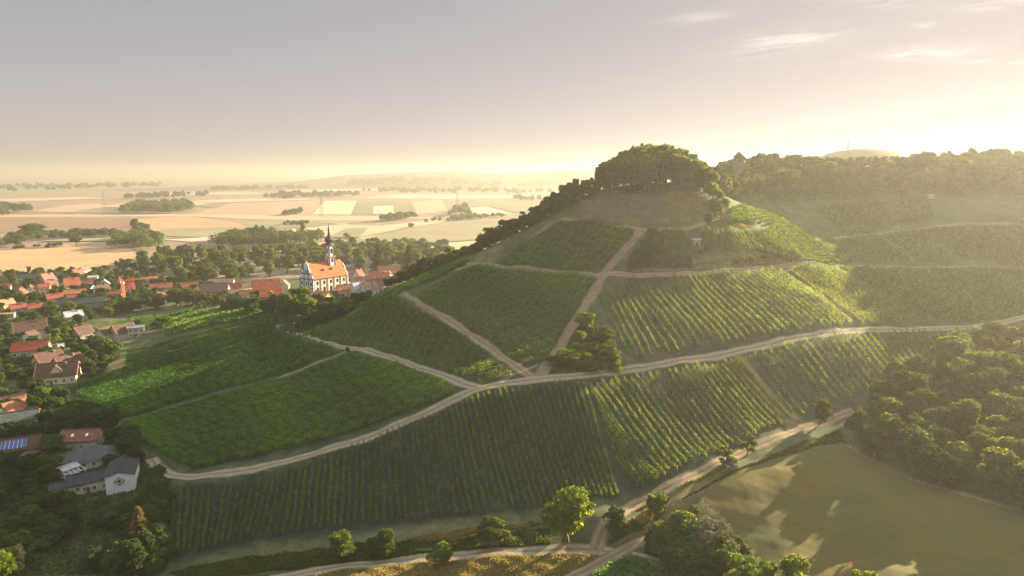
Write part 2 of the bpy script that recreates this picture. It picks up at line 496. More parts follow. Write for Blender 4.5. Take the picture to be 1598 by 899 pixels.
# ------------------------------------------------------------------ ground: one sheet to the horizon
def pxpoly(pts): return hit([p[0] for p in pts], [p[1] for p in pts])
cover = np.zeros((_gx.size, 3)); fx, fy = _gx.ravel(), _gy.ravel()
cover[:] = (.062, .072, .030)
cover[(fy > 690) & (fx < 0.2 * fy)] = (.22, .165, .115)
cover[(fy > 3500)] = (.20, .19, .12)
cover[(fy > 3900) & (fx > -2500)] = (.07, .085, .05)
cover[(fx > 130) & (fy > 330) & (fy < 900)] = (.075, .10, .036)
COVERS = [  # colour, photo outline
    ((.070, .085, .034), [(0, 899), (0, 640), (90, 625), (180, 660), (245, 735), (262, 899)]),
    ((.080, .090, .038), [(0, 640), (0, 425), (200, 425), (440, 465), (430, 500), (200, 560), (100, 612)]),
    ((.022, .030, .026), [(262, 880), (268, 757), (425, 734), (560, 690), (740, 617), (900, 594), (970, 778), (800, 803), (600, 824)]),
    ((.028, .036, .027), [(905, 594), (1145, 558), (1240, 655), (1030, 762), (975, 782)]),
    ((.050, .060, .036), [(1160, 556), (1320, 518), (1500, 514), (1540, 545), (1340, 630), (1243, 660)]),
    ((.15, .115, .055), [(1143, 558), (1163, 555), (1260, 655), (1228, 665), (1170, 605)]),
    ((.060, .064, .038), [(930, 465), (977, 433), (1240, 415), (1295, 415), (1480, 506), (1320, 515), (1060, 557), (985, 566)]),
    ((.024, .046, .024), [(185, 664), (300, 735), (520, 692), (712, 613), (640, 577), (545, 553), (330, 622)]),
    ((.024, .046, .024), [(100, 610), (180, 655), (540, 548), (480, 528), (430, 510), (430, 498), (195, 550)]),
    ((.028, .044, .028), [(745, 600), (800, 584), (740, 524), (650, 474), (612, 462), (480, 522), (545, 541)]),
    ((.030, .044, .030), [(830, 578), (760, 538), (650, 466), (735, 416), (930, 432), (890, 512), (850, 562)]),
    ((.040, .048, .032), [(770, 413), (930, 428), (998, 362), (885, 345), (800, 388)]),
    ((.105, .082, .038), [(870, 350), (905, 330), (945, 306), (1020, 300), (1110, 306), (1140, 330), (1110, 350), (1003, 358), (885, 343)]),
    ((.095, .092, .042), [(1010, 400), (1090, 398), (1190, 396), (1250, 412), (1160, 420), (1000, 430), (960, 430)]),
    ((.27, .19, .075), [(1090, 770), (1150, 733), (1290, 690), (1320, 694), (1400, 742), (1598, 800), (1660, 899), (1250, 899), (1160, 850)]),
    ((.16, .125, .050), [(470, 905), (640, 880), (870, 864), (940, 866), (890, 905)]),
    ((.17, .125, .055), [(955, 842), (1030, 780), (1130, 730), (1150, 735), (1090, 772), (1000, 850)]),
    ((.075, .085, .034), [(1100, 745), (1160, 712), (1240, 680), (1318, 650), (1325, 690), (1250, 700), (1150, 736), (1105, 768)]),
    ((.10, .095, .045), [(262, 885), (430, 850), (600, 828), (840, 800), (860, 812), (600, 850), (430, 875)]),
    ((.12, .110, .050), [(735, 418), (745, 396), (790, 378), (770, 413)]),
    ((.17, .135, .065), [(820, 378), (850, 352), (880, 340), (865, 350)]),
    ((.066, .095, .034), [(1140, 322), (1210, 340), (1300, 372), (1310, 412), (1250, 408), (1215, 362), (1180, 352)]),
    ((.075, .100, .036), [(1300, 300), (1598, 295), (1598, 490), (1500, 500), (1300, 413), (1190, 350)]),
    ((.30, .22, .10), [(163, 575), (195, 550), (196, 575), (175, 590)]),
]
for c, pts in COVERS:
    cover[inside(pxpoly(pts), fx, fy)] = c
for _ in range(1):  # soft borders, as mown and trodden ground has
    g = cover.reshape(*_gx.shape, 3); g[1:-1, 1:-1] = (g[1:-1, 1:-1] * 2 + g[:-2, 1:-1] + g[2:, 1:-1] + g[1:-1, :-2] + g[1:-1, 2:]) / 6
nx, ny = len(GX), len(GY)
idx = np.arange(nx * ny).reshape(ny, nx)
gf = np.stack([idx[:-1, :-1].ravel(), idx[:-1, 1:].ravel(), idx[1:, 1:].ravel(), idx[1:, :-1].ravel()], 1)
def ground_material():
    m, nt, out = nodes('ground_cover')
    at = N(nt, 'ShaderNodeAttribute', attribute_name='cover')
    geo = N(nt, 'ShaderNodeNewGeometry'); p = geo.outputs['Position']
    f = mul(nt, remap(nt, noise(nt, .03, 4, .6, p), .72, 1.2), remap(nt, noise(nt, .25, 5, .65, p), .65, 1.4))
    n3 = noise(nt, 1.6, 4, .7, p)
    f = mul(nt, f, remap(nt, n3, .6, 1.45))
    dry = remap(nt, noise(nt, .09, 5, .62, p), 0, .40, .55, .78)
    c = mixc(nt, dry, at.outputs['Color'], (.17, .13, .06))
    surface(nt, out, scale_col(nt, c, f), .95, n3, .35, .1)
    return m
me = mesh_np('ground', np.stack([fx, fy, GZ.ravel()], 1), gf, ground_material(), smooth=True)
ca = me.color_attributes.new('cover', 'FLOAT_COLOR', 'POINT')
ca.data.foreach_set('color', np.concatenate([cover, np.ones((len(cover), 1))], 1).astype(np.float32).ravel())
tag(link(bpy.data.objects.new('ground', me)), kind='structure')

# ------------------------------------------------------------------ tracks and paths draped on the ground
def track_material(name, col, grass, rut=True):
    m, nt, out = nodes(name)
    at = N(nt, 'ShaderNodeAttribute', attribute_name='across')
    geo = N(nt, 'ShaderNodeNewGeometry'); p = geo.outputs['Position']
    n1 = noise(nt, .35, 5, .65, p); n2 = noise(nt, 3.0, 4, .7, p)
    # across runs -1..1; bare wheel tracks, grassy middle and frayed edges
    ab = N(nt, 'ShaderNodeMath', operation='ABSOLUTE'); nt.links.new(at.outputs['Fac'], ab.inputs[0])
    e = N(nt, 'ShaderNodeMath', operation='ADD'); nt.links.new(ab.outputs[0], e.inputs[0]); nt.links.new(remap(nt, n2, -.25, .25), e.inputs[1])
    edge = remap(nt, e.outputs[0], 0, 1, .62, 1.0)
    mid = remap(nt, ab.outputs[0], .85 if rut else 0.0, 0, .08, .32)
    g = N(nt, 'ShaderNodeMath', operation='MAXIMUM'); nt.links.new(edge, g.inputs[0]); nt.links.new(mul(nt, mid, remap(nt, n1, .25, 1.4)), g.inputs[1])
    f = mul(nt, remap(nt, n1, .8, 1.2), remap(nt, n2, .78, 1.22))
    c = mixc(nt, g.outputs[0], col, grass)
    b = surface(nt, out, scale_col(nt, c, f), .95, n2, .12, .1)
    return m
M['gravel'] = track_material('pale_gravel', (.31, .245, .165), (.13, .115, .055))
M['dirt'] = track_material('dirt_track', (.26, .185, .11), (.12, .105, .050))
M['earth'] = track_material('reddish_earth', (.215, .140, .085), (.12, .10, .048), False)
M['grass_path'] = track_material('mown_grass_path', (.20, .175, .075), (.085, .095, .038), False)
TRACKS = []
def track(name, pts, width, mat, lift=0.10, wid2=None):
    w = pxpoly(pts)[:, :2]
    n = int(np.linalg.norm(np.diff(w, axis=0), axis=1).sum() / 1.2) + 2
    c = resample(w, n)
    for _ in range(6): c[1:-1] = (c[:-2] + 2 * c[1:-1] + c[2:]) / 4
    t = np.gradient(c, axis=0); t /= np.linalg.norm(t, axis=1, keepdims=True)
    nn = np.stack([-t[:, 1], t[:, 0]], 1)
    K = 9; off = np.linspace(-1, 1, K)
    wd = np.linspace(width, wid2 or width, n)[:, None, None] / 2
    wob = 1 + .12 * np.sin(np.arange(n) * .21)[:, None, None] + .07 * np.sin(np.arange(n) * .63 + 1)[:, None, None]
    P = c[:, None] + nn[:, None] * off[None, :, None] * wd * wob
    z = H(P[..., 0], P[..., 1]) + lift - 0.06 * (np.abs(off)[None] > .9)
    V = np.concatenate([P, z[..., None]], -1).reshape(-1, 3)
    ii = np.arange(n * K).reshape(n, K)
    Fc = np.stack([ii[:-1, :-1].ravel(), ii[1:, :-1].ravel(), ii[1:, 1:].ravel(), ii[:-1, 1:].ravel()], 1)
    me = mesh_np(name, V, Fc, mat, smooth=True)
    a = me.attributes.new('across', 'FLOAT', 'POINT'); a.data.foreach_set('value', np.tile(off, n).astype(np.float32))
    TRACKS.append((c, width / 2))
    return tag(link(bpy.data.objects.new(name, me)), kind='structure')
track('path', [(236, 716), (246, 732), (262, 741), (290, 745), (360, 738), (430, 724), (500, 705), (570, 685), (640, 655), (700, 627), (745, 607), (800, 597), (850, 591),
               (905, 586), (960, 580), (1020, 571), (1080, 561), (1140, 551), (1200, 538), (1260, 525), (1320, 517), (1380, 514), (1450, 513), (1520, 511), (1560, 504), (1598, 495), (1660, 486)], 4.4, M['gravel'], .13)
track('path', [(748, 606), (720, 599), (685, 584), (640, 569), (590, 553), (540, 543), (500, 534), (460, 525), (436, 519), (427, 513), (437, 507)], 4.2, M['gravel'], .11)
track('path', [(832, 592), (815, 579), (790, 562), (750, 532), (710, 507), (670, 485), (645, 470), (625, 461), (610, 458)], 4.5, M['dirt'], .12, 8.5)
track('path', [(842, 588), (855, 570), (872, 546), (890, 514), (910, 483), (935, 440), (955, 410), (976, 385), (1000, 360)], 5.5, M['earth'], .10)
track('path', [(728, 412), (780, 417), (830, 421), (880, 426), (935, 431)], 3.4, M['grass_path'], .12)
track('path', [(930, 431), (1000, 431), (1060, 428), (1120, 424), (1180, 419), (1240, 414), (1290, 414)], 3.4, M['dirt'], .14)
track('path', [(1285, 414), (1340, 415), (1400, 416), (1500, 417), (1598, 418), (1660, 418)], 2.6, M['grass_path'], .12)
track('path', [(876, 343), (910, 350), (950, 355), (1003, 359), (1060, 358), (1082, 355), (1106, 347)], 2.6, M['grass_path'], .12)
track('path', [(930, 858), (936, 835), (950, 810), (990, 787), (1030, 768), (1075, 745), (1110, 728), (1160, 705), (1200, 688), (1250, 669), (1300, 653), (1332, 641)], 4.4, M['dirt'], .10)
track('path', [(420, 905), (500, 889), (560, 881), (640, 873), (720, 867), (800, 861), (870, 858), (930, 857), (975, 868), (1010, 872), (1055, 884), (1100, 902)], 4.4, M['gravel'], .08)
track('path', [(870, 915), (910, 893), (940, 875), (968, 862), (1000, 846), (1025, 836)], 4.0, M['dirt'], .115)
track('path', [(182, 663), (260, 643), (330, 622), (400, 602), (460, 580), (520, 557), (546, 546)], 2.2, M['grass_path'], .12)
track('path', [(735, 415), (700, 425), (660, 440), (622, 457)], 2.4, M['grass_path'], .10)
track('path', [(1300, 372), (1340, 367), (1400, 361), (1470, 352), (1540, 349), (1598, 350)], 3.0, M['grass_path'], .12)
track('path', [(1245, 655), (1210, 618), (1180, 585), (1150, 553)], 3.0, M['grass_path'], .09)
track('path', [(110, 609), (135, 600), (165, 590), (195, 582)], 4.0, M['dirt'], .10)

def drape(name, pts, mat, lift, step=.9):
    w = pxpoly(pts)[:, :2]; lo, hi = w.min(0), w.max(0)
    xs, ys = np.arange(lo[0], hi[0] + step, step), np.arange(lo[1], hi[1] + step, step)
    X, Y = np.meshgrid(xs, ys); V = np.stack([X, Y, H(X, Y) + lift], -1).reshape(-1, 3)
    ii = np.arange(X.size).reshape(X.shape); cx, cy = (X[:-1, :-1] + step / 2).ravel(), (Y[:-1, :-1] + step / 2).ravel()
    Fc = np.stack([ii[:-1, :-1].ravel(), ii[:-1, 1:].ravel(), ii[1:, 1:].ravel(), ii[1:, :-1].ravel()], 1)[inside(w, cx, cy)]
    u, inv = np.unique(Fc, return_inverse=True)
    return tag(link(bpy.data.objects.new(name, mesh_np(name, V[u], inv.reshape(Fc.shape), mat, smooth=True))), kind='structure')
def stubble_material():
    m, nt, out = nodes('stubble')
    a, b_ = pxpoly([(1240, 770), (1420, 842)])[:, :2]; ang = math.atan2(b_[1] - a[1], b_[0] - a[0])
    geo = N(nt, 'ShaderNodeNewGeometry'); p = geo.outputs['Position']
    rot = N(nt, 'ShaderNodeMapping', vector_type='TEXTURE'); rot.inputs['Rotation'].default_value = (0, 0, ang); nt.links.new(p, rot.inputs[0])
    sc = N(nt, 'ShaderNodeMapping'); sc.inputs['Scale'].default_value = (.06, 1.3, 1); nt.links.new(rot.outputs[0], sc.inputs[0])
    n1 = noise(nt, .9, 5, .65, sc.outputs[0]); n2 = noise(nt, .06, 4, .6, p); n3 = noise(nt, 2.2, 4, .7, p)
    sc2 = N(nt, 'ShaderNodeMapping'); sc2.inputs['Scale'].default_value = (.02, 1.0, 1); nt.links.new(rot.outputs[0], sc2.inputs[0])
    w = N(nt, 'ShaderNodeTexWave', Scale=.32, Distortion=1.2, bands_direction='Y'); w.inputs['Detail Scale'].default_value = .6
    nt.links.new(sc2.outputs[0], w.inputs['Vector'])
    f = mul(nt, mul(nt, remap(nt, n1, .84, 1.17), remap(nt, n2, .75, 1.25)), mul(nt, remap(nt, n3, .8, 1.2), remap(nt, w.outputs['Fac'], .96, 1.03, 0, 1)))
    c = mixc(nt, remap(nt, n2, .1, .85, .30, .62), (.17, .118, .036), (.058, .070, .026))
    surface(nt, out, scale_col(nt, c, f), .95, n3, .15, .05)
    return m
drape('stubble_field', [(1092, 772), (1120, 752), (1150, 735), (1200, 716), (1250, 702), (1290, 691), (1318, 694), (1350, 715), (1400, 740), (1480, 768), (1560, 790), (1640, 812), (1700, 905), (1560, 930), (1250, 905), (1205, 880), (1165, 850), (1135, 815)], stubble_material(), .07)

# ------------------------------------------------------------------ fields of the plain: flat sheets, each laid on the plain
def field_material(name, col, stripe=None, freq=.05):
    m, nt, out = nodes(name)
    geo = N(nt, 'ShaderNodeNewGeometry'); p = geo.outputs['Position']
    f = mul(nt, remap(nt, noise(nt, .012, 4, .6, p), .88, 1.12), remap(nt, noise(nt, .15, 4, .6, p), .9, 1.1))
    if stripe:
        w = N(nt, 'ShaderNodeTexWave', Scale=freq, Distortion=.3)
        mp = N(nt, 'ShaderNodeMapping'); mp.inputs['Rotation'].default_value = (0, 0, stripe)
        nt.links.new(p, mp.inputs[0]); nt.links.new(mp.outputs[0], w.inputs['Vector'])
        f = mul(nt, f, remap(nt, w.outputs['Fac'], .66, 1.18, 0, 1))
    surface(nt, out, scale_col(nt, col, f), .95, None, .1, .05)
    return m
FIELDS = [
    ((.30, .29, .15), [(612, 378), (640, 359), (704, 352), (722, 375), (662, 380)], .9),
    ((.27, .27, .14), [(700, 352), (760, 345), (800, 352), (770, 366), (722, 372)], .9),
    ((.58, .46, .27), [(556, 372), (600, 352), (690, 342), (700, 345), (612, 360), (572, 374)], None),
    ((.50, .34, .16), [(-60, 395), (60, 386), (130, 378), (178, 378), (205, 390), (215, 402), (150, 418), (60, 428), (-60, 430)], None),
    ((.22, .14, .085), [(-60, 342), (50, 340), (130, 341), (205, 341), (224, 358), (200, 366), (60, 364), (-60, 362)], None),
    ((.52, .30, .14), [(210, 343), (290, 337), (400, 352), (370, 357), (240, 361)], None),
    ((.58, .40, .22), [(-60, 339), (-60, 336), (100, 335.5), (200, 334), (480, 336), (700, 340), (560, 345), (400, 343), (300, 338)], None),
    ((.45, .29, .19), [(300, 335), (350, 318), (505, 312.5), (485, 335.5)], None),
    ((.66, .53, .35), [(487, 335), (507, 313.5), (557, 313.5), (548, 335)], None),
    ((.15, .20, .11), [(549, 335), (558, 314), (640, 314), (648, 335)], None),
    ((.64, .49, .33), [(582, 334), (583, 322), (613, 321), (615, 334)], None),
    ((.50, .37, .24), [(650, 335), (642, 315), (690, 312), (700, 331)], None),
    ((.20, .24, .12), [(375, 350), (395, 344), (560, 344.5), (545, 350), (405, 359)], None),
    ((.24, .25, .13), [(240, 369), (252, 358), (390, 354), (412, 359), (360, 372)], None),
    ((.66, .54, .32), [(255, 375), (400, 366), (428, 362), (432, 367), (300, 378)], None),
    ((.54, .45, .22), [(395, 392), (480, 381), (530, 376), (535, 384), (420, 398)], None),
    ((.24, .25, .13), [(560, 382), (572, 372), (600, 364), (690, 347), (840, 338), (860, 360), (740, 375), (610, 386)], None),
    ((.60, .46, .25), [(550, 391), (640, 385), (760, 375), (760, 386), (640, 397)], None),
    ((.62, .50, .33), [(700, 330), (757, 322), (802, 334), (760, 336)], None),
    ((.56, .45, .30), [(560, 310), (620, 303), (850, 306), (860, 309), (700, 311)], None),
    ((.17, .21, .11), [(700, 328), (720, 314), (850, 312), (880, 330), (806, 333), (757, 321)], None),
    ((.50, .33, .20), [(50, 331), (100, 321), (150, 318), (170, 322), (120, 332)], None),
    ((.18, .21, .12), [(100, 333), (150, 325), (215, 325), (190, 333)], None),
    ((.56, .40, .24), [(140, 323), (190, 319), (300, 316), (345, 317), (320, 322), (215, 325)], None),
    ((.62, .47, .30), [(270, 315), (420, 309.5), (520, 311), (350, 316.5)], None),
    ((.16, .17, .12), [(300, 322), (330, 317.5), (360, 317), (340, 325)], None),
    ((.54, .42, .28), [(200, 303), (380, 300), (430, 303), (260, 306)], None),
    ((.50, .36, .26), [(430, 297), (600, 294), (640, 297), (460, 300)], None),
    ((.52, .40, .28), [(-40, 312), (120, 308), (180, 310), (0, 316)], None),
    ((.30, .30, .16), [(60, 378), (110, 372), (175, 371), (170, 378), (130, 378)], None),
    ((.55, .44, .24), [(430, 345), (560, 352), (640, 356), (560, 372), (520, 372), (420, 362), (545, 350)], None),
    ((.20, .24, .12), [(510, 372), (540, 358), (575, 357), (560, 372)], None),
]
for i, (c, pts, st) in enumerate(FIELDS):
    c = tuple(.60 * a + .20 * b for a, b in zip(c, (.44, .27, .22)))    # all of it ripe and dusty
    d = rays([p[0] for p in pts], [p[1] for p in pts])
    t = (PLAIN - CAMZ) / d[:, 2]
    zz = PLAIN + .15 + .05 * i
    me = bpy.data.meshes.new('field')
    me.from_pydata([(d[k, 0] * t[k], d[k, 1] * t[k], zz) for k in range(len(pts))], [], [tuple(range(len(pts)))[::-1]])
    me.materials.append(field_material('field_crop', c, st)); me.update()
    tag(link(bpy.data.objects.new('field', me)), kind='structure')

# ------------------------------------------------------------------ vineyards: rows of trellised vines
VR = np.random.default_rng(11)
def vine_geom(p0, p1, dens, q, hgt=1.9, wid=.24, shoots=.10):
    L = np.linalg.norm(p1 - p0); n = max(6, int(L * dens))
    t = VR.uniform(0, 1, n); u = (p1 - p0) / (L + 1e-9); nn = np.array([-u[1], u[0]])
    ph = VR.uniform(0, 6.28, 3)
    s = t * L
    vig = .80 + .22 * np.sin(s * .9 + ph[0]) * np.sin(s * .23 + ph[1]) + .14 * np.sin(s * 2.7 + ph[2])   # vines of uneven vigour
    keep = VR.uniform(0, 1, n) < vig + .15
    t, s, vig = t[keep], s[keep], vig[keep]; n = len(t)
    lat = VR.normal(0, wid, n) + .12 * np.sin(s * .31 + ph[2])
    h = VR.beta(1.7, 1.1, n) * hgt * (.82 + .2 * vig) + .25
    sh = VR.uniform(0, 1, n) < shoots
    h[sh] = hgt + VR.uniform(0, .55, sh.sum()); lat[sh] *= 1.8
    xy = p0 + (p1 - p0) * t[:, None] + nn * lat[:, None]
    c = np.stack([xy[:, 0], xy[:, 1], H(xy[:, 0], xy[:, 1]) + h], 1)
    nr = np.stack([nn[0] * np.sign(lat), nn[1] * np.sign(lat), .4 + h / hgt * .9], 1) + VR.normal(0, .55, (n, 3))
    V, Fc = leaf_quads(c, nr, VR.uniform(.7, 1.3, n) * q, VR, 1.4)
    x, y = xy[:, 0], xy[:, 1]
    patch = .30 * np.sin(x * .9 + 1.7 * np.sin(y * .37)) * np.sin(y * 1.1 + 1.3 * np.sin(x * .43)) + .16 * np.sin(x * .11 + y * .07) + .12 * np.sin(x * 2.3 - y * 1.9)
    return V, Fc, VR.uniform(.6, 1.4, n) * (1 + patch)
def vine_plot(left, right, n, label, group, mat, dens, q, things=True, gap=0.0, rag=0.0, **kw):
    a, b = pxpoly(left)[:, :2], pxpoly(right)[:, :2]     # matching ends of chosen rows, the others spread evenly between
    t = np.concatenate([[0], np.cumsum(np.linalg.norm(np.diff((a + b) / 2, axis=0), axis=1))]); q_ = np.linspace(0, t[-1], n)
    a = np.stack([np.interp(q_, t, a[:, k]) for k in (0, 1)], 1); b = np.stack([np.interp(q_, t, b[:, k]) for k in (0, 1)], 1)
    out = []
    for i in range(n):
        if VR.uniform() < gap: continue
        d = b[i] - a[i]; L = np.linalg.norm(d)
        if L < 12 or L > 260: continue
        p0 = a[i] + d / L * VR.uniform(0, 1 + rag); p1 = b[i] - d / L * VR.uniform(0, 1 + rag)
        V, Fc, T = vine_geom(p0, p1, dens, q, **kw)
        if things:
            base = np.array([p0[0], p0[1], float(H(p0[0], p0[1]))])
            o = bpy.data.objects.new('vine_row', mesh_np('vine_row', V - base, Fc, M[mat], T))
            o.location = base
            tag(link(o), label, 'vine row', group)
        else: out.append((V, Fc, T, mat))
    return out
vine_plot([(266, 871), (330, 858), (400, 846), (480, 833), (544, 824), (620, 818), (680, 812), (760, 803), (840, 796), (905, 788), (966, 778)],
          [(272, 761), (345, 755), (425, 741), (490, 723), (550, 699), (610, 676), (660, 656), (720, 631), (782, 612), (845, 604), (909, 597)], 67,
          'well-spaced vine row running down the steep front vineyard below the gravel track', 'vine rows of the front vineyard', 'vine', 56, .30, shoots=.14, wid=.18)
vine_plot([(978, 772), (960, 720), (940, 660), (925, 620), (917, 599), (961, 591), (1032, 580), (1092, 570), (1145, 561)],
          [(987, 778), (1001, 769), (1014, 761), (1024, 757), (1033, 752), (1070, 736), (1131, 707), (1190, 682), (1235, 657)], 34,
          'bushy sunlit vine row in the plot between the grassy strip and the lower dirt track', 'vine rows of the sunlit lower plot', 'vine', 52, .28, rag=1.5, shoots=.22, wid=.14, hgt=1.75)
vine_plot([(1165, 556), (1240, 532), (1320, 519), (1420, 516), (1515, 515)], [(1244, 655), (1318, 632), (1383, 602), (1465, 575), (1560, 545)], 36,
          'hazy vine row on the slope beside the wood below the gravel track', 'vine rows beside the wood', 'vine', 34, .38, rag=2, wid=.16, hgt=1.75)
vine_plot([(934, 464), (952, 446), (978, 434), (1040, 430), (1100, 426), (1170, 421), (1240, 416), (1292, 416)],
          [(984, 564), (1010, 561), (1060, 553), (1130, 541), (1200, 527), (1290, 516), (1370, 512), (1470, 508)], 47,
          'vine row of the middle slope between the gravel track and the upper contour track', 'vine rows of the middle slope', 'vine', 34, .36, gap=.03, rag=3, shoots=.18, wid=.15, hgt=1.75)
vine_plot([(300, 733), (270, 722), (232, 700), (205, 682), (190, 668), (188, 664)], [(712, 614), (704, 605), (685, 595), (640, 577), (590, 562), (548, 553)], 44,
          'dense dark green vine row between the grass path and the bend of the gravel track', 'vine rows of the dense lower field', 'vine_lush', 44, .36, wid=.15)
ST = []
ST += vine_plot([(178, 654), (150, 636), (118, 617), (104, 611), (130, 602), (196, 583), (197, 552)], [(530, 549), (480, 530), (432, 514), (428, 507), (434, 499), (434, 494), (430, 491)], 46,
                '', '', 'vine_lush', 38, .40, False, wid=.15)
ST += vine_plot([(744, 601), (700, 583), (640, 566), (590, 551), (545, 540), (500, 531), (478, 522)], [(800, 585), (773, 565), (732, 529), (702, 511), (665, 487), (638, 470), (614, 463)], 48, '', '', 'vine', 32, .38, False, wid=.12, hgt=1.7)
ST += vine_plot([(812, 574), (770, 541), (720, 507), (690, 491), (660, 474), (650, 463), (690, 440), (732, 417)], [(852, 562), (890, 503), (924, 446), (931, 434), (880, 428), (830, 424), (780, 419), (745, 415)], 54, '', '', 'vine', 32, .38, False, wid=.12, hgt=1.7)
ST += vine_plot([(929, 427), (870, 422), (800, 415), (776, 410), (806, 388), (850, 362), (878, 347)], [(936, 426), (955, 407), (976, 383), (988, 370), (990, 363), (950, 357), (900, 350)], 42, '', '', 'vine', 28, .40, False, wid=.12, hgt=1.7)
ST += vine_plot([(1024, 361), (1045, 360), (1062, 360)], [(1040, 400), (1062, 402), (1082, 398)], 9, '', '', 'vine', 30, .42, False, wid=.15)
ST += vine_plot([(1087, 360), (1120, 361), (1160, 361)], [(1118, 394), (1150, 394), (1184, 394)], 11, '', '', 'vine', 34, .42, False, wid=.15)
ST += vine_plot([(1162, 361), (1185, 361), (1207, 359), (1225, 372)], [(1186, 394), (1210, 402), (1245, 412), (1252, 405)], 17, '', '', 'vine', 36, .5, False, wid=.3)
ST += vine_plot([(1140, 327), (1142, 340), (1135, 349)], [(1158, 332), (1172, 342), (1178, 350)], 9, '', '', 'vine_lush', 30, .6, False, wid=.4)
ST += vine_plot([(1150, 326), (1182, 347), (1212, 360), (1248, 394), (1258, 410)], [(1196, 333), (1240, 352), (1268, 368), (1300, 400), (1312, 411)], 22, '', '', 'vine', 30, .5, False, wid=.25)
ST += vine_plot([(556, 481), (575, 479), (590, 477)], [(730, 404.5), (733, 408), (725, 413)], 7, '', '', 'vine_lush', 30, .55, False, wid=.4)
ST += vine_plot([(258, 526), (252, 516), (248, 508), (262, 500)], [(428, 498), (410, 490), (392, 484), (370, 482)], 22, '', '', 'vine_lush', 22, .6, False)
ST += vine_plot([(104, 532), (130, 521), (168, 510), (205, 500)], [(235, 505), (270, 494), (300, 486), (322, 479)], 16, '', '', 'vine_lush', 24, .6, False, wid=.4)
ST += vine_plot([(1272, 322), (1350, 315), (1444, 310)], [(1316, 366), (1380, 358), (1456, 340)], 30, '', '', 'vine', 20, .6, False, gap=.04)
ST += vine_plot([(1262, 372), (1330, 371), (1420, 362), (1520, 354), (1640, 352)], [(1318, 410), (1390, 411), (1480, 412), (1580, 413), (1690, 412)], 52, '', '', 'vine', 26, .5, False, gap=.03, wid=.16)
ST += vine_plot([(1300, 417), (1400, 419), (1500, 420), (1600, 421), (1690, 421)], [(1480, 505), (1540, 503), (1585, 495), (1680, 480), (1750, 470)], 60, '', '', 'vine', 26, .5, False, gap=.03, wid=.16)
ST += vine_plot([(925, 901), (950, 886), (977, 873)], [(1010, 935), (1060, 925), (1090, 905)], 9, '', '', 'vine_lush', 50, .45, False, wid=.35)
off = 0; Vs, Fs, Ts, Ms = [], [], [], []
for V, Fc, T, mt in ST:
    Ms.append(np.full(len(Fc), int(mt == 'vine_lush'))); Vs.append(V); Fs.append(Fc + off); Ts.append(T); off += len(V)
o = link(bpy.data.objects.new('vine_rows', mesh_np('vine_rows', np.concatenate(Vs), np.concatenate(Fs), [M['vine'], M['vine_lush']], np.concatenate(Ts), np.concatenate(Ms))))
tag(o, 'dense green vines covering the spur, the knoll and the far slopes', 'vineyard', kind='stuff')

# ------------------------------------------------------------------ grass and low growth along the verges
GR = np.random.default_rng(3)
def scatter_poly(pts, n, rng):
    w = pxpoly(pts)[:, :2]; lo, hi = w.min(0), w.max(0); out = []
    k = 0
    while sum(map(len, out)) < n and k < 60:
        p = rng.uniform(lo, hi, (n * 2, 2)); out.append(p[inside(w, p[:, 0], p[:, 1])]); k += 1
    return np.concatenate(out)[:n]
def off_track(p, m=0.2):
    ok = np.ones(len(p), bool)
    for c, w in TRACKS:
        for i in range(0, len(p), 4000):
            d = np.sqrt(((p[i:i + 4000, None] - c[None, ::2]) ** 2).sum(-1)).min(1)
            ok[i:i + 4000] &= d > w * .8 + m
    return ok
def verge(name, polys, mat, q, hgt, label, cat):
    Vs, Fs, Ts, off = [], [], [], 0
    for pts, n, hs in polys:
        p = scatter_poly(pts, n, GR); p = p[off_track(p)]
        n = len(p)
        clump = .55 + .45 * np.sin(p[:, 0] * .55 + 1.3 * np.sin(p[:, 1] * .4)) * np.sin(p[:, 1] * .61 + p[:, 0] * .13)
        h = GR.uniform(.1, 1, n) * hgt * hs * clump
        c = np.stack([p[:, 0], p[:, 1], H(p[:, 0], p[:, 1]) + h], 1)
        V, Fc = leaf_quads(c, GR.normal(0, 1, (n, 3)) * (1, 1, .5) + (0, 0, .5), GR.uniform(.6, 1.3, n) * q, GR, 2.0)
        Vs.append(V); Fs.append(Fc + off); Ts.append(GR.uniform(.6, 1.4, n)); off += len(V)
    o = link(bpy.data.objects.new(name, mesh_np(name, np.concatenate(Vs), np.concatenate(Fs), M[mat], np.concatenate(Ts))))
    tag(o, label, cat, kind='stuff')
verge('grass', [([(470, 903), (640, 880), (870, 864), (935, 866), (880, 905)], 26000, 1.0), ([(965, 855), (1010, 822), (1030, 800), (1040, 815), (1015, 842)], 5000, 1.2),
                ([(940, 815), (960, 806), (1030, 776), (1130, 732), (1130, 724), (1020, 765)], 6000, 1.0), ([(640, 842), (760, 822), (860, 808), (860, 814), (760, 830), (640, 852)], 8000, 1.2),
                ([(985, 812), (1010, 795), (1020, 805), (1000, 822)], 2500, 1.6), ([(800, 590), (860, 583), (980, 568), (980, 575), (860, 588)], 3000, .7),
                ([(1140, 565), (1163, 560), (1185, 585), (1170, 590)], 2500, 1.0), ([(1100, 350), (1140, 340), (1185, 352), (1160, 358)], 3000, 1.2),
                ([(1040, 415), (1120, 405), (1200, 398), (1240, 410), (1160, 417)], 4500, .8), ([(640, 462), (655, 470), (700, 503), (760, 543), (800, 572), (790, 548), (700, 492), (655, 462)], 2500, .7)],
      'grass_dry', .30, .75, 'tall dry golden grass along the tracks and verges', 'grass')
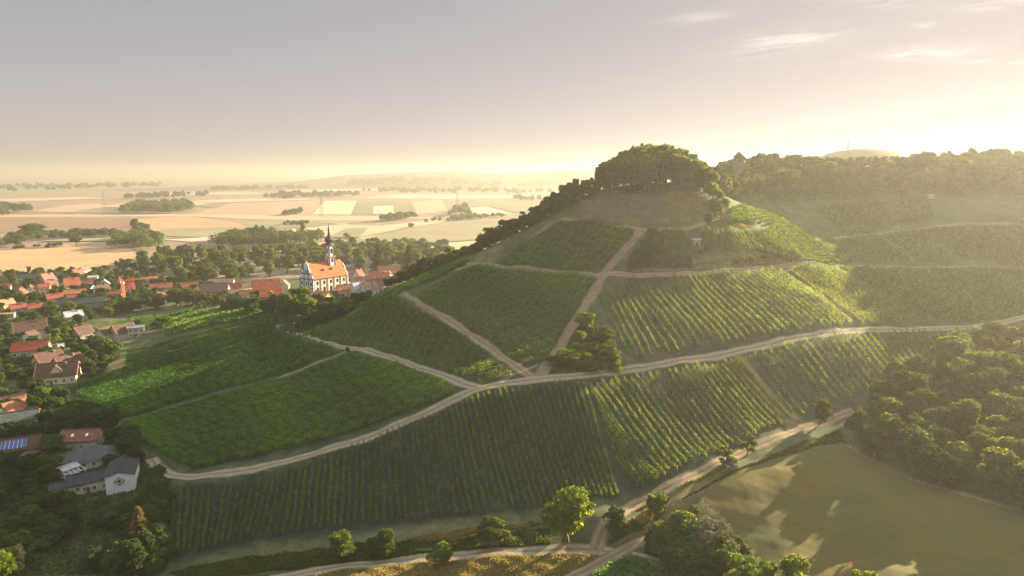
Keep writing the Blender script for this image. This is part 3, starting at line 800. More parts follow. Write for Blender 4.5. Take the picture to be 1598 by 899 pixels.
verge('undergrowth', [([(262, 896), (420, 868), (560, 848), (640, 846), (700, 846), (860, 822), (860, 850), (700, 862), (560, 876), (440, 890), (330, 905)], 26000, 1.0),
                      ([(1000, 870), (1020, 838), (1080, 790), (1160, 845), (1200, 900), (1090, 899)], 14000, 1.3), ([(950, 850), (985, 815), (1020, 800), (1000, 830)], 4000, .8),
                      ([(1040, 795), (1140, 738), (1230, 700), (1310, 672), (1320, 690), (1200, 718), (1100, 762)], 12000, .8), ([(0, 899), (0, 640), (180, 665), (240, 735), (262, 890)], 30000, 1.0),
                      ([(850, 585), (875, 545), (915, 495), (975, 575), (900, 588)], 9000, 1.0), ([(975, 425), (1000, 395), (1015, 375), (1030, 400), (1080, 402), (1080, 420)], 5000, .9),
                      ([(450, 520), (470, 500), (560, 480), (520, 505)], 4000, 1.0)],
      'grass', .42, 1.1, 'rough green undergrowth below the hedges and along the verges', 'undergrowth')

# ------------------------------------------------------------------ trees and shrubs
TR = np.random.default_rng(21)
def crown_geom(lobes, n, q, rng, fill=.18, flat=.9, droop=0.0):
    """lobes: (x, y, z, r); leaves lie on and just under the lobe surfaces"""
    lobes = np.asarray(lobes, float); w = lobes[:, 3] ** 1.8; k = rng.choice(len(lobes), n, p=w / w.sum())
    d = rng.normal(size=(n, 3)); d /= np.linalg.norm(d, axis=1, keepdims=True)
    d[:, 2] = np.where(d[:, 2] < -.35, -d[:, 2], d[:, 2])
    # leaf sprays gather in clumps on each lobe, leaving gaps
    cl = np.sin(d[:, 0] * 5.1 + k * 1.7) * np.sin(d[:, 1] * 4.7 + k * 2.3) + np.sin(d[:, 2] * 6.0 + k)
    r = lobes[k, 3] * (.90 + .09 * cl + rng.normal(0, .07, n))
    ins = rng.uniform(0, 1, n) < fill
    r[ins] *= rng.uniform(.3, .95, ins.sum())
    c = lobes[k, :3] + d * r[:, None] * (1, 1, flat)
    nr = d + rng.normal(0, .45, (n, 3)) + (0, 0, .25 - droop)
    V, Fc = leaf_quads(c, nr, rng.uniform(.6, 1.35, n) * q, rng, 1.35)
    tint = rng.uniform(.72, 1.28, n) * (1 + .10 * np.sin(k * 2.1))
    return V, Fc, tint
def trunk_mesh(name, h0, h1, r, limbs, rng, lean=0.0):
    b = MB(); tx, ty = lean * rng.normal(0, 1), lean * rng.normal(0, 1)
    pts = [(0, 0, -.6), (tx * .3, ty * .3, h0 * .5), (tx, ty, h0), (tx * 1.6, ty * 1.6, h1)]
    rr = [r * 1.25, r, r * .8, r * .35]
    for i in range(3): b.beam(pts[i], pts[i + 1], rr[i] * 2, M['bark'], rr[i + 1] * 2, 7)
    for l in limbs: b.beam((tx, ty, h0 * rng.uniform(.75, 1.1)), (l[0] * .75, l[1] * .75, l[2]), r * .9, M['bark'], r * .25, 5)
    return b.mesh(name)
LIB = {}
def species(key, variants, n, q, shape, mat, bole=2.2, trunk_r=.26):
    """nominal tree 10 m tall, about 8 m wide"""
    out = []
    for v in range(variants):
        rng = np.random.default_rng(abs(hash_(key)) + v * 17)
        L = []
        if shape in ('round', 'grove'):
            lo = .95 if shape == 'round' else .78
            for i in range(20):
                a = rng.uniform(0, 6.28); e = rng.uniform(-lo, 1.0)
                rad = 2.45 * math.sqrt(max(0, 1 - (abs(e) * .8) ** 2)) * rng.uniform(.7, 1.12)
                L.append((rad * math.cos(a), rad * math.sin(a), 5.3 + 3.1 * e, rng.uniform(1.1, 1.85)))
            L += [(0, 0, 5.4, 2.8), (0, 0, 3.4, 2.0)]
        elif shape == 'open':
            for i in range(15):
                a = rng.uniform(0, 6.28); e = rng.uniform(-.85, 1.0)
                rad = 2.9 * math.sqrt(max(0, 1 - (e * .7) ** 2)) * rng.uniform(.6, 1.1)
                L.append((rad * math.cos(a), rad * math.sin(a), 5.5 + 3.2 * e, rng.uniform(.8, 1.5)))
        elif shape == 'tall':
            for i in range(18):
                a = rng.uniform(0, 6.28); z = rng.uniform(1.8, 8.9)
                rad = 1.9 * math.sin(min(1, (10.2 - z) / 5.5) * 1.5) * rng.uniform(.6, 1.1)
                L.append((rad * math.cos(a), rad * math.sin(a), z, rng.uniform(.95, 1.5)))
            L.append((0, 0, 5, 2.0))
        elif shape == 'bush':
            for i in range(13):
                a = rng.uniform(0, 6.28); e = rng.uniform(0, 1.0)
                rad = 2.9 * math.sqrt(max(0, 1 - (e * .8) ** 2)) * rng.uniform(.55, 1.1)
                L.append((rad * math.cos(a), rad * math.sin(a), 2.2 + 5.9 * e, rng.uniform(1.2, 2.1)))
            L.append((0, 0, 3.2, 3.0))
        elif shape == 'poplar':
            for i in range(15):
                z = 1.5 + 8.0 * i / 14; a = rng.uniform(0, 6.28)
                rad = .7 * math.sin(math.pi * min(1, (z + .6) / 10.8)) ** .7
                L.append((rad * .6 * math.cos(a), rad * .6 * math.sin(a), z, .45 + .75 * math.sin(math.pi * min(1, (z + .8) / 11)) * rng.uniform(.7, 1.1)))
        elif shape == 'conifer':
            pass
        if shape == 'conifer':
            m = n; t = rng.beta(1.0, 1.55, m); z = .8 + 9.2 * t
            tier = np.floor(z / .72); z = tier * .72 + .72 * rng.beta(2, 2, m) * .6 + .1
            rad0 = 2.9 * np.clip(1 - (z - .6) / 9.8, .02, 1) ** .85
            arms = np.floor(rng.uniform(0, 9, m)); a = arms * .698 + tier * 1.3 + rng.normal(0, .13, m)
            rr = rad0 * rng.beta(1.7, 1.0, m) * (.8 + .25 * np.sin(arms * 3 + tier * 5))
            c = np.stack([rr * np.cos(a), rr * np.sin(a), np.clip(z - rr * .22, .5, 10)], 1)
            V, Fc = leaf_quads(c, np.stack([np.cos(a) * .3, np.sin(a) * .3, np.ones(m)], 1) + rng.normal(0, .3, (m, 3)), rng.uniform(.6, 1.3, m) * q, rng, 1.8)
            T = rng.uniform(.65, 1.3, m)
            limbs = []
        else:
            big = [l for l in L if l[3] > 1.0]
            for i in range(26 if shape not in ('poplar',) else 8):
                l = big[rng.integers(len(big))]; dv = rng.normal(size=3); dv[2] = abs(dv[2]) * .8; dv /= np.linalg.norm(dv)
                L.append((l[0] + dv[0] * l[3] * .95, l[1] + dv[1] * l[3] * .95, l[2] + dv[2] * l[3] * .95, rng.uniform(.35, .75)))
            V, Fc, T = crown_geom(L, n, q, rng)
            limbs = [l for l in L if l[2] < 7.5][:6]
        V[:, 2] = np.maximum(V[:, 2], .15)
        cm = mesh_np(key + '_crown', V, Fc, M[mat], T)
        tm = trunk_mesh(key + '_trunk', bole if shape != 'conifer' else 5, 6.5 if shape != 'conifer' else 9.6, trunk_r, limbs, rng, .12)
        out.append((cm, tm))
    LIB[key] = out
def hash_(s):
    h = 0
    for ch in s: h = (h * 131 + ord(ch)) % 1000003
    return h
species('round', 4, 9000, .36, 'round', 'leaf', 2.6)
species('round_fresh', 2, 9000, .34, 'round', 'leaf_fresh', 1.6)
species('bush', 3, 8000, .36, 'bush', 'leaf', 1.0)
species('bush_fresh', 2, 8000, .34, 'bush', 'leaf_fresh', 1.0)
species('bush_dark', 2, 6000, .40, 'bush', 'leaf_dark', 1.0)
species('bush_grey', 2, 7000, .30, 'bush', 'leaf_grey', 1.0)
species('open', 3, 4600, .40, 'open', 'leaf', 2.6, .22)
species('village', 4, 4200, .52, 'round', 'leaf', 2.2)
species('village_dark', 3, 4200, .52, 'round', 'leaf_dark', 2.2)
species('wood', 4, 6500, .46, 'round', 'leaf', 3.0)
species('wood_dark', 3, 6000, .46, 'round', 'leaf_dark', 3.0)
species('wood_tall', 3, 3800, .50, 'tall', 'leaf_dark', 3.2)
species('hilltop', 4, 6500, .40, 'grove', 'leaf', 3.4, .18)
species('poplar', 2, 2600, .45, 'poplar', 'leaf_dark', 1.5, .2)
species('conifer', 2, 3800, .55, 'conifer', 'needle', 5, .2)
species('conifer_dry', 1, 3400, .42, 'conifer', 'needle_dry', 5, .22)

TREES = []   # (x, y, radius) of everything planted
def plant(key, x, y, h, w, name, label, cat='tree', group=None, variant=None, sink=0.0):
    v = LIB[key][TR.integers(len(LIB[key])) if variant is None else variant % len(LIB[key])]
    z = float(H(x, y)) - sink
    r = empty(name, (x, y, z), TR.uniform(0, 6.28))
    tag(r, label, cat, group)
    sx = w / 8.0; sz = h / 10.0
    if 'conifer' in key: sx = w / 5.6
    if key == 'poplar': sx = w / 2.6
    for nm, me in (('crown', v[0]), ('trunk', v[1])):
        o = bpy.data.objects.new(nm, me); link(o, r)
        o.scale = (sx, sx * TR.uniform(.92, 1.08), sz)
    TREES.append((x, y, w / 2))
    return r
def plant_px(key, px, py, top, wpx, name, label, cat='tree', group=None, variant=None, skip=0, sink=0.0):
    """foot of the tree at photo (px, py), its top at photo height `top`, crown `wpx` photo pixels wide"""
    p = hit1(px, py, skip); m = p[1] / F / 1.0
    return plant(key, p[0], p[1], (py - top) * m * 1.06, wpx * m, name, label, cat, group, variant, sink)

# --- single trees of the foreground, each as the photo shows it
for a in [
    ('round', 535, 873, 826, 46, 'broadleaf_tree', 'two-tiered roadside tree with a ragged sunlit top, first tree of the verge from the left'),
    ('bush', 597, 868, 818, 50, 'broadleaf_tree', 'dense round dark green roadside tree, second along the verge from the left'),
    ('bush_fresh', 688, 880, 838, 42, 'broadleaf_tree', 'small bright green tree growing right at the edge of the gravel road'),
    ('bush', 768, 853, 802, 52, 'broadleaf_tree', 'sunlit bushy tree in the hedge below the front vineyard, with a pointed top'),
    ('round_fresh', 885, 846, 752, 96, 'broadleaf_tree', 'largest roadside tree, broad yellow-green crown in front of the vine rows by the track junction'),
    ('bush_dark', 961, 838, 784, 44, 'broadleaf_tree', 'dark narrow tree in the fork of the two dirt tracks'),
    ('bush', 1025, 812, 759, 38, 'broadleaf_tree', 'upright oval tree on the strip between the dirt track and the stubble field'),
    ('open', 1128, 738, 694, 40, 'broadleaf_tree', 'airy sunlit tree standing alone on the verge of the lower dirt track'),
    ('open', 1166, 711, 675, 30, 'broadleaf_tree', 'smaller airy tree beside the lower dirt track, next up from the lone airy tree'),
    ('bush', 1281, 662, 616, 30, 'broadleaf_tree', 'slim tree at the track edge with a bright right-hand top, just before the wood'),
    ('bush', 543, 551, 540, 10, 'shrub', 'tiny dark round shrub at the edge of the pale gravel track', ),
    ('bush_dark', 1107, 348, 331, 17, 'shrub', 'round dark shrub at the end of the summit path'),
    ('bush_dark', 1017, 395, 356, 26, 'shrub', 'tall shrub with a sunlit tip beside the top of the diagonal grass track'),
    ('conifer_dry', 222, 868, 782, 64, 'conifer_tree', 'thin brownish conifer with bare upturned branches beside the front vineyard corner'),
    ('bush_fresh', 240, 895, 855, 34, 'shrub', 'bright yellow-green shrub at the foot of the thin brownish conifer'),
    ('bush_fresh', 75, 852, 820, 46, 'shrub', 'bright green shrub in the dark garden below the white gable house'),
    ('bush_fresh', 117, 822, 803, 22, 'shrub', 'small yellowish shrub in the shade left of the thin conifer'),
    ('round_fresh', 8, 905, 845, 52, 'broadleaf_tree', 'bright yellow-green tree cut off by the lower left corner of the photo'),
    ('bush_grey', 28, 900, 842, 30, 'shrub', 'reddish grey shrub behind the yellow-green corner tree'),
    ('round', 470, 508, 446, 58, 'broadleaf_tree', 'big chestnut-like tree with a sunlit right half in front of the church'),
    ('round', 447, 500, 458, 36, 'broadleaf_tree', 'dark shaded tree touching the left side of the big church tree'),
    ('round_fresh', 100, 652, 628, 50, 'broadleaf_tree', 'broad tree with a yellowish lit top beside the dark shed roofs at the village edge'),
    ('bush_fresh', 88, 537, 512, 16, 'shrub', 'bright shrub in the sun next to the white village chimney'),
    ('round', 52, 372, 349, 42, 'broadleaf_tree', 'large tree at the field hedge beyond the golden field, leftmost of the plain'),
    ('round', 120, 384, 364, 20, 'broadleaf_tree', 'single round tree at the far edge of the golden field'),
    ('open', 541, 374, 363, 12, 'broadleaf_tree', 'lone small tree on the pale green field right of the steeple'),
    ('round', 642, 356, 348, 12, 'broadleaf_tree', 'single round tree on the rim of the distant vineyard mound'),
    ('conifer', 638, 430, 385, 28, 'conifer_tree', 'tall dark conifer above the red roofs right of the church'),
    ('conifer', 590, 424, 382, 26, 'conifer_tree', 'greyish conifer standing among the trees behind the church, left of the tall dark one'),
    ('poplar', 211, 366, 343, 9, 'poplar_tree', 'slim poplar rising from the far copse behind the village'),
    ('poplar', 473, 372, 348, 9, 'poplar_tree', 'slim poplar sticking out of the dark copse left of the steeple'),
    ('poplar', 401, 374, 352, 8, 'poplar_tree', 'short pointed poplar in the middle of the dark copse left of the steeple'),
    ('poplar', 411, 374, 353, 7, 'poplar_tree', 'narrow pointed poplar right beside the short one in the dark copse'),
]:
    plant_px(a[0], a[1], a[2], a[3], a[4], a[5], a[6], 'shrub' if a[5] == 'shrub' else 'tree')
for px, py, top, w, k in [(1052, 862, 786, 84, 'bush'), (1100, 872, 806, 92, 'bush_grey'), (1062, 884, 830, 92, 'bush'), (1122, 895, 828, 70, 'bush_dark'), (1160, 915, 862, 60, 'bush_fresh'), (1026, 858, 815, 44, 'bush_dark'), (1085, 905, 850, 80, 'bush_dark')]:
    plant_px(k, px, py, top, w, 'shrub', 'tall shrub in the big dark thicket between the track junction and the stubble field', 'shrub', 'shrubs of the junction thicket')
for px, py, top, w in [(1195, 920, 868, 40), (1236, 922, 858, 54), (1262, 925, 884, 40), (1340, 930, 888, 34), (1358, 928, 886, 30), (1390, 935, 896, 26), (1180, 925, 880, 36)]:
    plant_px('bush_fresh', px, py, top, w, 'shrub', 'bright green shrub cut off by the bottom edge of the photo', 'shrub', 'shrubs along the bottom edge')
# thicket in the angle of the two tracks
for px, py in [(920, 503), (912, 516), (926, 520), (936, 532), (905, 530), (922, 538), (945, 545), (898, 546), (914, 552), (932, 552), (955, 560), (888, 560), (905, 566), (923, 567), (942, 566),
               (963, 572), (876, 568), (870, 576), (888, 577), (905, 580), (925, 580), (945, 579), (966, 580), (958, 570), (950, 556), (940, 540)]:
    s = TR.uniform(.6, 1.45)
    plant_px(['bush', 'bush_fresh', 'round_fresh', 'open'][TR.integers(4)], px + TR.uniform(-7, 7), py + TR.uniform(-6, 5), py - 19 * s * TR.uniform(.85, 1.2), 25 * s, 'shrub', 'sunlit shrub of the triangular thicket in the angle of the tracks', 'shrub', 'shrubs of the triangular thicket')
for px, py, s in [(1005, 385, .8), (998, 400, 1.), (1012, 398, .8), (990, 412, 1), (1004, 414, 1.1), (983, 421, .8), (1022, 407, .7), (1030, 385, .7), (1026, 398, .8), (1095, 398, .6), (1105, 392, .6), (1172, 408, .5), (1192, 404, .5), (1150, 412, .4)]:
    plant_px('bush_dark', px, py, py - 16 * s, 20 * s, 'shrub', 'dull green shrub on the dry slope below the summit path', 'shrub', 'shrubs of the dry slope')

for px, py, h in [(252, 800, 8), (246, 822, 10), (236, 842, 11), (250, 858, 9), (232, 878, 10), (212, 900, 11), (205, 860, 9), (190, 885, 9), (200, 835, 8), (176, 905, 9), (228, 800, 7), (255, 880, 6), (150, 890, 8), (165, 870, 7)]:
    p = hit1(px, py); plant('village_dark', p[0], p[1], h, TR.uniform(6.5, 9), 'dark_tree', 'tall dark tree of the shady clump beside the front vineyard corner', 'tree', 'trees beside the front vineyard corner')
# --- crowd of trees on the hilltop
for row, (Y, n) in enumerate([(402, 11), (409, 12), (417, 12), (426, 10), (436, 8)]):
    for i in range(n):
        x = 56 + (116 - 56) * (i + .5) / n + TR.uniform(-2, 2)
        u = (x - 86) / 31
        h = (22.5 - 9.5 * u * u) * TR.uniform(.93, 1.05) + 1.2 * row * .4
        plant('hilltop' if row < 2 and abs(u) < .8 else 'wood', x, Y + TR.uniform(-3, 3) + 3 * u * u, h, TR.uniform(11.5, 14.5), 'broadleaf_tree', 'tall tree of the dense domed grove crowning the vineyard hill', 'tree', 'trees of the hilltop grove')
for i in range(13):
    u = -1 + 2 * (i + .5) / 13
    plant('bush_dark' if i % 3 else 'bush', 86 + 30 * u, 406 + TR.uniform(0, 14) + 3 * u * u, TR.uniform(3.2, 6.5), TR.uniform(5, 8), 'shrub', 'understorey shrub among the trunks of the hilltop grove', 'shrub', 'shrubs of the hilltop grove')
for px, py, top, w in [(1112, 312, 278, 26), (1120, 320, 298, 20), (1128, 322, 306, 16), (1122, 332, 317, 16), (1134, 326, 312, 12), (1115, 326, 306, 18), (1118, 341, 330, 10)]:
    plant_px('bush_fresh', px, py, top, w, 'broadleaf_tree', 'sunlit yellow-green tree on the right shoulder of the hilltop', 'tree', 'trees on the right shoulder of the hilltop')
# --- hedge along the skyline of the hill's left edge: photo (x of foot on the skyline, height in photo px, width)
for px, hpx, w, k in [(938, 34, 24, 'wood'), (926, 24, 18, 'open'), (914, 26, 20, 'wood'), (902, 26, 20, 'open'), (893, 36, 26, 'open'), (882, 34, 26, 'wood'), (870, 26, 22, 'wood'), (862, 32, 20, 'open'), (852, 30, 20, 'wood'), (842, 24, 22, 'bush_dark'),
                      (832, 26, 24, 'wood'), (820, 26, 24, 'bush_dark'), (808, 22, 22, 'wood'), (796, 26, 22, 'wood'), (784, 30, 24, 'wood_tall'), (774, 28, 24, 'bush_dark'), (762, 30, 26, 'bush_dark'), (752, 24, 24, 'wood')]:
    py = np.interp(px, [560, 620, 680, 740, 800, 845, 880, 905, 938], [476, 446, 420, 398, 376, 352, 338, 325, 305])
    Y = np.interp(px, [740, 800, 845, 880, 938], [428, 416, 405, 401, 402])
    x, y, z = on_depth(np.array(px), np.array(py), Y); m = Y / F
    plant(k, float(x), float(y) + TR.uniform(1, 4), hpx * m * 1.15 + max(0., float(z - H(x, y))), w * m, 'broadleaf_tree', 'tree of the uneven hedge climbing the left skyline of the hill', 'tree', 'trees of the skyline hedge')
    for q in (-.30, .30):
        x2 = float(x) + q * w * m; y2 = float(y) + TR.uniform(0, 3)
        plant('bush_dark', x2, y2, hpx * m * .62 + max(0., float(z - H(x2, y2))), w * m * .8, 'shrub', 'dark shrub filling the foot of the hedge on the hill skyline', 'shrub', 'shrubs of the skyline hedge')
for px, hpx, w in [(742, 20, 24), (730, 18, 24), (718, 22, 26), (704, 24, 26), (690, 22, 26), (678, 24, 28), (664, 26, 28), (650, 28, 26), (638, 26, 26), (626, 20, 24), (614, 16, 22), (602, 14, 20), (590, 14, 18), (577, 14, 18)]:
    py = np.interp(px, [560, 620, 680, 740], [476, 446, 420, 398]); Y = np.interp(px, [560, 620, 680, 740], [440, 468, 464, 448])
    x, y, z = on_depth(np.array(px), np.array(py), Y); m = Y / F; y = float(y) + TR.uniform(1, 7)
    plant('bush_dark', float(x), y, hpx * m * 1.1 + max(0., float(z - H(x, y))), w * m, 'shrub', 'dark shrub of the hedge behind the bright green vine strip', 'shrub', 'shrubs behind the vine strip')
for px, py, top, w, k in [(505, 500, 470, 34, 'bush_dark'), (525, 494, 470, 30, 'bush_dark'), (545, 486, 466, 28, 'bush'), (538, 474, 458, 18, 'bush_fresh'), (556, 474, 455, 22, 'bush'), (572, 468, 452, 20, 'bush'), (515, 478, 462, 20, 'bush_fresh'), (500, 482, 455, 24, 'bush'), (486, 498, 466, 28, 'bush')]:
    plant_px(k, px, py, top, w, 'shrub', 'shrub on the bank between the church and the vineyards', 'shrub', 'shrubs on the church bank')

for px, py, top, w, k in [(205, 487, 462, 38, 'village_dark'), (228, 480, 458, 26, 'village_dark'), (245, 483, 457, 30, 'bush_dark'), (276, 477, 450, 32, 'round'), (302, 476, 450, 36, 'round'), (322, 472, 455, 20, 'village'), (345, 480, 458, 24, 'village_dark'),
                          (368, 484, 462, 28, 'village_dark'), (395, 489, 464, 32, 'village_dark'), (418, 492, 466, 30, 'village_dark'), (434, 490, 458, 26, 'village_dark'), (352, 486, 470, 18, 'bush_dark'), (185, 490, 472, 24, 'bush_dark'), (170, 494, 478, 18, 'bush_fresh'),
                          (245, 512, 496, 22, 'bush'), (262, 508, 494, 16, 'bush_fresh'), (215, 512, 497, 18, 'bush_dark'), (145, 545, 520, 26, 'bush_dark'), (152, 556, 535, 26, 'village_dark'), (160, 566, 548, 20, 'bush'), (140, 585, 562, 24, 'bush_dark'), (148, 572, 552, 20, 'village_dark')]:
    plant_px(k, px, py, top, w, 'broadleaf_tree' if 'bush' not in k else 'shrub', 'leafy tree along the upper edge of the village vineyards' if 'bush' not in k else 'leafy shrub along the upper edge of the village vineyards', 'tree' if 'bush' not in k else 'shrub', 'trees above the village vineyards' if 'bush' not in k else 'shrubs above the village vineyards')
# --- woods and gardens: each tree placed on its own
def grove(pts, spacing, kinds, hr, wr, name, label, group, rng, world=None, keep=None, cat='tree', limit=999, bare=0.0):
    w = world if world is not None else pxpoly(pts)[:, :2]
    w = np.asarray(w); lo, hi = w.min(0), w.max(0); got = []; k = 0
    for _ in range(9000):
        p = rng.uniform(lo, hi)
        if not inside(w, p[0:1], p[1:2])[0]: continue
        s = rng.uniform(.78, 1.3)
        if any((p[0] - g[0]) ** 2 + (p[1] - g[1]) ** 2 < (spacing * (s + g[2]) / 2) ** 2 for g in got): continue
        h, wd = rng.uniform(*hr) * s ** .5, rng.uniform(*wr) * s
        if keep is not None and not keep(p[0], p[1], h, wd): continue
        got.append((p[0], p[1], s)); kk = kinds[rng.integers(len(kinds))]
        plant(kk, p[0], p[1], h, wd, name if 'conifer' not in kk else 'conifer_tree', label if 'conifer' not in kk else label.replace('tree', 'conifer'), cat, group)
        if len(got) >= limit: break
    return len(got)
e = hit([1112, 1150, 1250, 1350, 1450, 1530, 1598], [300, 313, 311, 308, 304, 306, 310])[:, :2]
edge = [tuple(p) for p in e] + [(420, 470), (430, 580), (330, 600), (200, 610), (140, 590), (128, 520)]
def skyline(x, y, h, w):   # the even canopy line of the ridge
    cx, cy = project(x, y, float(H(x, y)) + h * .97)
    return cy >= np.interp(cx, [1100, 1150, 1200, 1290, 1390, 1450, 1598], [264, 246, 239, 247, 245, 238, 229]) - 2
n1 = grove(None, 8.6, ['wood_dark', 'wood_dark', 'wood_tall', 'wood'], (9, 17), (10.5, 14), 'forest_tree', 'tree of the hazy forest along the far ridge', 'trees of the ridge forest', np.random.default_rng(31), edge, limit=290, keep=skyline)
_gap = hit1(1142, 790)
def light_gap(x, y, h, w):   # the opening in the wood's front through which the evening sun reaches the stubble
    u = (x - _gap[0]) * math.cos(SUN_AZ) + (y - _gap[1]) * math.sin(SUN_AZ); v = abs(-(x - _gap[0]) * math.sin(SUN_AZ) + (y - _gap[1]) * math.cos(SUN_AZ))
    return not (v < 6 + w * .3 and u < 95)
n2 = grove([(1322, 690), (1335, 650), (1362, 620), (1410, 590), (1440, 575), (1490, 556), (1540, 545), (1640, 540), (1800, 600), (1760, 850), (1640, 820), (1598, 800), (1480, 765), (1400, 736)], 8.0,
           ['wood', 'wood_dark', 'wood', 'round'], (11, 16), (9.5, 13), 'woodland_tree', 'tree with a sun-touched top in the shady wood at the right edge', 'trees of the right-hand wood', np.random.default_rng(32), limit=130, keep=light_gap)

# ------------------------------------------------------------------ houses
RED, ORANGE, BROWN, SLATE, GREY, PALE, TAN, ROSE = (.31, .085, .055), (.38, .15, .075), (.105, .060, .042), (.042, .046, .050), (.085, .092, .088), (.42, .41, .42), (.42, .24, .13), (.31, .14, .11)
WHITE, CREAM, BEIGE, STONE, LILAC = (.74, .72, .68), (.70, .58, .38), (.52, .44, .34), (.30, .27, .23), (.62, .58, .66)
BOXES = []     # (x0, y0, x1, y1, distance) of what the photo shows of each building, so that no tree is planted in front
def window_mesh(w, h, frame):
    k = ('win', round(w, 2), round(h, 2), frame)
    if k not in _mc:
        b = MB()
        b.box((0, -.03, 0), (w, .06, h), M['glass'])
        m = colour('plaster', frame)
        for s in (-1, 1):
            b.box((s * (w / 2 + .05), -.05, 0), (.10, .12, h + .2), m); b.box((0, -.05, s * (h / 2 + .05)), (w, .12, .10), m)
        b.box((0, -.08, 0), (.07, .04, h), m)
        _mc[k] = b.mesh('window')
    return _mc[k]
def house(label, px, py, W, L, hw, pitch, az, wallc, roofc, hip=0.0, dormer=0, chim=1, win=True, skip=0, name='house', cat='house', loc=None, over=.5, trim=None):
    """ridge runs along local x; px, py is the photo position of the middle of the footprint"""
    p = hit1(px, py, skip) if loc is None else loc
    zs = [float(H(p[0] + a, p[1] + b)) for a in (-L / 3, L / 3) for b in (-W / 3, W / 3)]
    root = empty(name, (p[0], p[1], min(min(zs) + .5, float(p[2]))), R(az)); tag(root, label, cat)
    wm, rm = colour('plaster', wallc), colour('roof_tiles', roofc)
    rise = W / 2 * math.tan(R(pitch)); d = 2.0
    b = MB()
    if hip: b.box((0, 0, (hw - d) / 2), (L, W, hw + d), wm)
    else: b.prism([(-W / 2, -d), (W / 2, -d), (W / 2, hw), (0, hw + rise), (-W / 2, hw)], -L / 2, L / 2, wm, 'yz')
    b.build('wall', root)
    o = over; th = .22; zl = hw - o * math.tan(R(pitch)); zr = hw + rise; r = MB()
    if hip:
        hx = L / 2 - hip * W / 2
        P = [(-L / 2 - o, -W / 2 - o, zl), (L / 2 + o, -W / 2 - o, zl), (L / 2 + o, W / 2 + o, zl), (-L / 2 - o, W / 2 + o, zl), (-hx, 0, zr), (hx, 0, zr)]
        P = [(x, y, z + .05) for x, y, z in P]
        r.poly(P, [(0, 1, 5, 4), (2, 3, 4, 5), (1, 2, 5), (3, 0, 4), (0, 3, 2, 1)], rm)
    else:
        for s in (-1, 1):
            q = [(s * (W / 2 + o), zl + .05), (0, zr + .05), (0, zr + .05 + th), (s * (W / 2 + o), zl + .05 + th)]
            r.prism(q if s > 0 else q[::-1], -L / 2 - o, L / 2 + o, rm, 'yz')
        r.box((0, 0, zr + .18 + th), (L + 2 * o, .3, .2), rm)
        if trim:
            tm = colour('plaster', trim)
            for e in (-1, 1):
                for s in (-1, 1):
                    r.beam((e * (L / 2 + o + .06), s * (W / 2 + o), zl + .1), (e * (L / 2 + o + .06), 0, zr + .1), .4, tm)
    ro = r.build('roof', root)
    if dormer:
        for k in range(abs(dormer)):
            s = -1 if dormer > 0 else 1; x = (k - (abs(dormer) - 1) / 2) * L / (abs(dormer) + .3)
            dw = min(2.6, W * .26) if abs(dormer) > 1 else W * .42; dh = dw * .62; y0 = s * W * .40; zz = hw + (W / 2 - W * .40) * math.tan(R(pitch))
            dm = MB(); dm.prism([(x - dw / 2, zz - .3), (x + dw / 2, zz - .3), (x + dw / 2, zz + dh * .35), (x, zz + dh * 1.2), (x - dw / 2, zz + dh * .35)], min(y0, y0 - s * W * .34), max(y0, y0 - s * W * .34), wm)
            for q in (-1, 1):
                ol = [(x + q * (dw / 2 + .3), zz + dh * .15), (x, zz + dh * 1.2 + .06), (x, zz + dh * 1.2 + .26), (x + q * (dw / 2 + .3), zz + dh * .35 + .05)]
                dm.prism(ol if q > 0 else ol[::-1], min(y0 + s * .35, y0 - s * W * .36), max(y0 + s * .35, y0 - s * W * .36), rm)
            dm.build('dormer', ro)
    if chim:
        c = MB(); cx = L * .22; cy = -W * .1; zc = zr - W * .1 * math.tan(R(pitch))
        c.box((cx, cy, zc + .4), (.7, .7, 2.2), colour('stonework', (.30, .16, .11))); c.box((cx, cy, zc + 1.55), (.9, .9, .12), colour('stonework', (.2, .17, .15)))
        c.build('chimney', ro)
    if win:
        fr = WHITE if sum(wallc) < 1.9 else (.30, .24, .19)
        def put(x, y, z, rz, w=1.0, h=1.3):
            q = bpy.data.objects.new('window', window_mesh(w, h, fr)); q.location = (x, y, z); q.rotation_euler = (0, 0, rz); link(q, root)
        for fl in range(max(1, int((hw + .3) // 2.7))):
            z = 1.5 + 2.7 * fl
            if z + .8 > hw: break
            n = max(1, int(L // 3.0))
            for i in range(n):
                x = (i + .5) / n * L - L / 2
                put(x, -W / 2, z, 0); put(x, W / 2, z, math.pi)
            n = max(1, int(W // 3.2))
            for i in range(n):
                y = (i + .5) / n * W - W / 2
                put(L / 2, y, z, math.pi / 2); put(-L / 2, y, z, -math.pi / 2)
        if not hip and rise > 2.6:
            for s in (-1, 1): put(s * L / 2, 0, hw + rise * .36, s * math.pi / 2, .9, 1.1)
        dr = MB(); dr.box((-L * .12, -W / 2 - .04, .95), (1.1, .1, 2.1), colour('stonework', (.16, .09, .05)))
        dr.build('door', root)
    hp = [project(p[0] + a, p[1] + c, root.location.z + z) for a in (-L / 2, L / 2) for c in (-W / 2, W / 2) for z in (1.0, hw + rise)]
    xs, ys = [float(q[0]) for q in hp], [float(q[1]) for q in hp]
    BOXES.append((np.mean(xs) - (max(xs) - min(xs)) * .40, min(ys), np.mean(xs) + (max(xs) - min(xs)) * .40, max(ys) - (max(ys) - min(ys)) * .3, p[1], p[0], max(W, L) / 2))
    return root

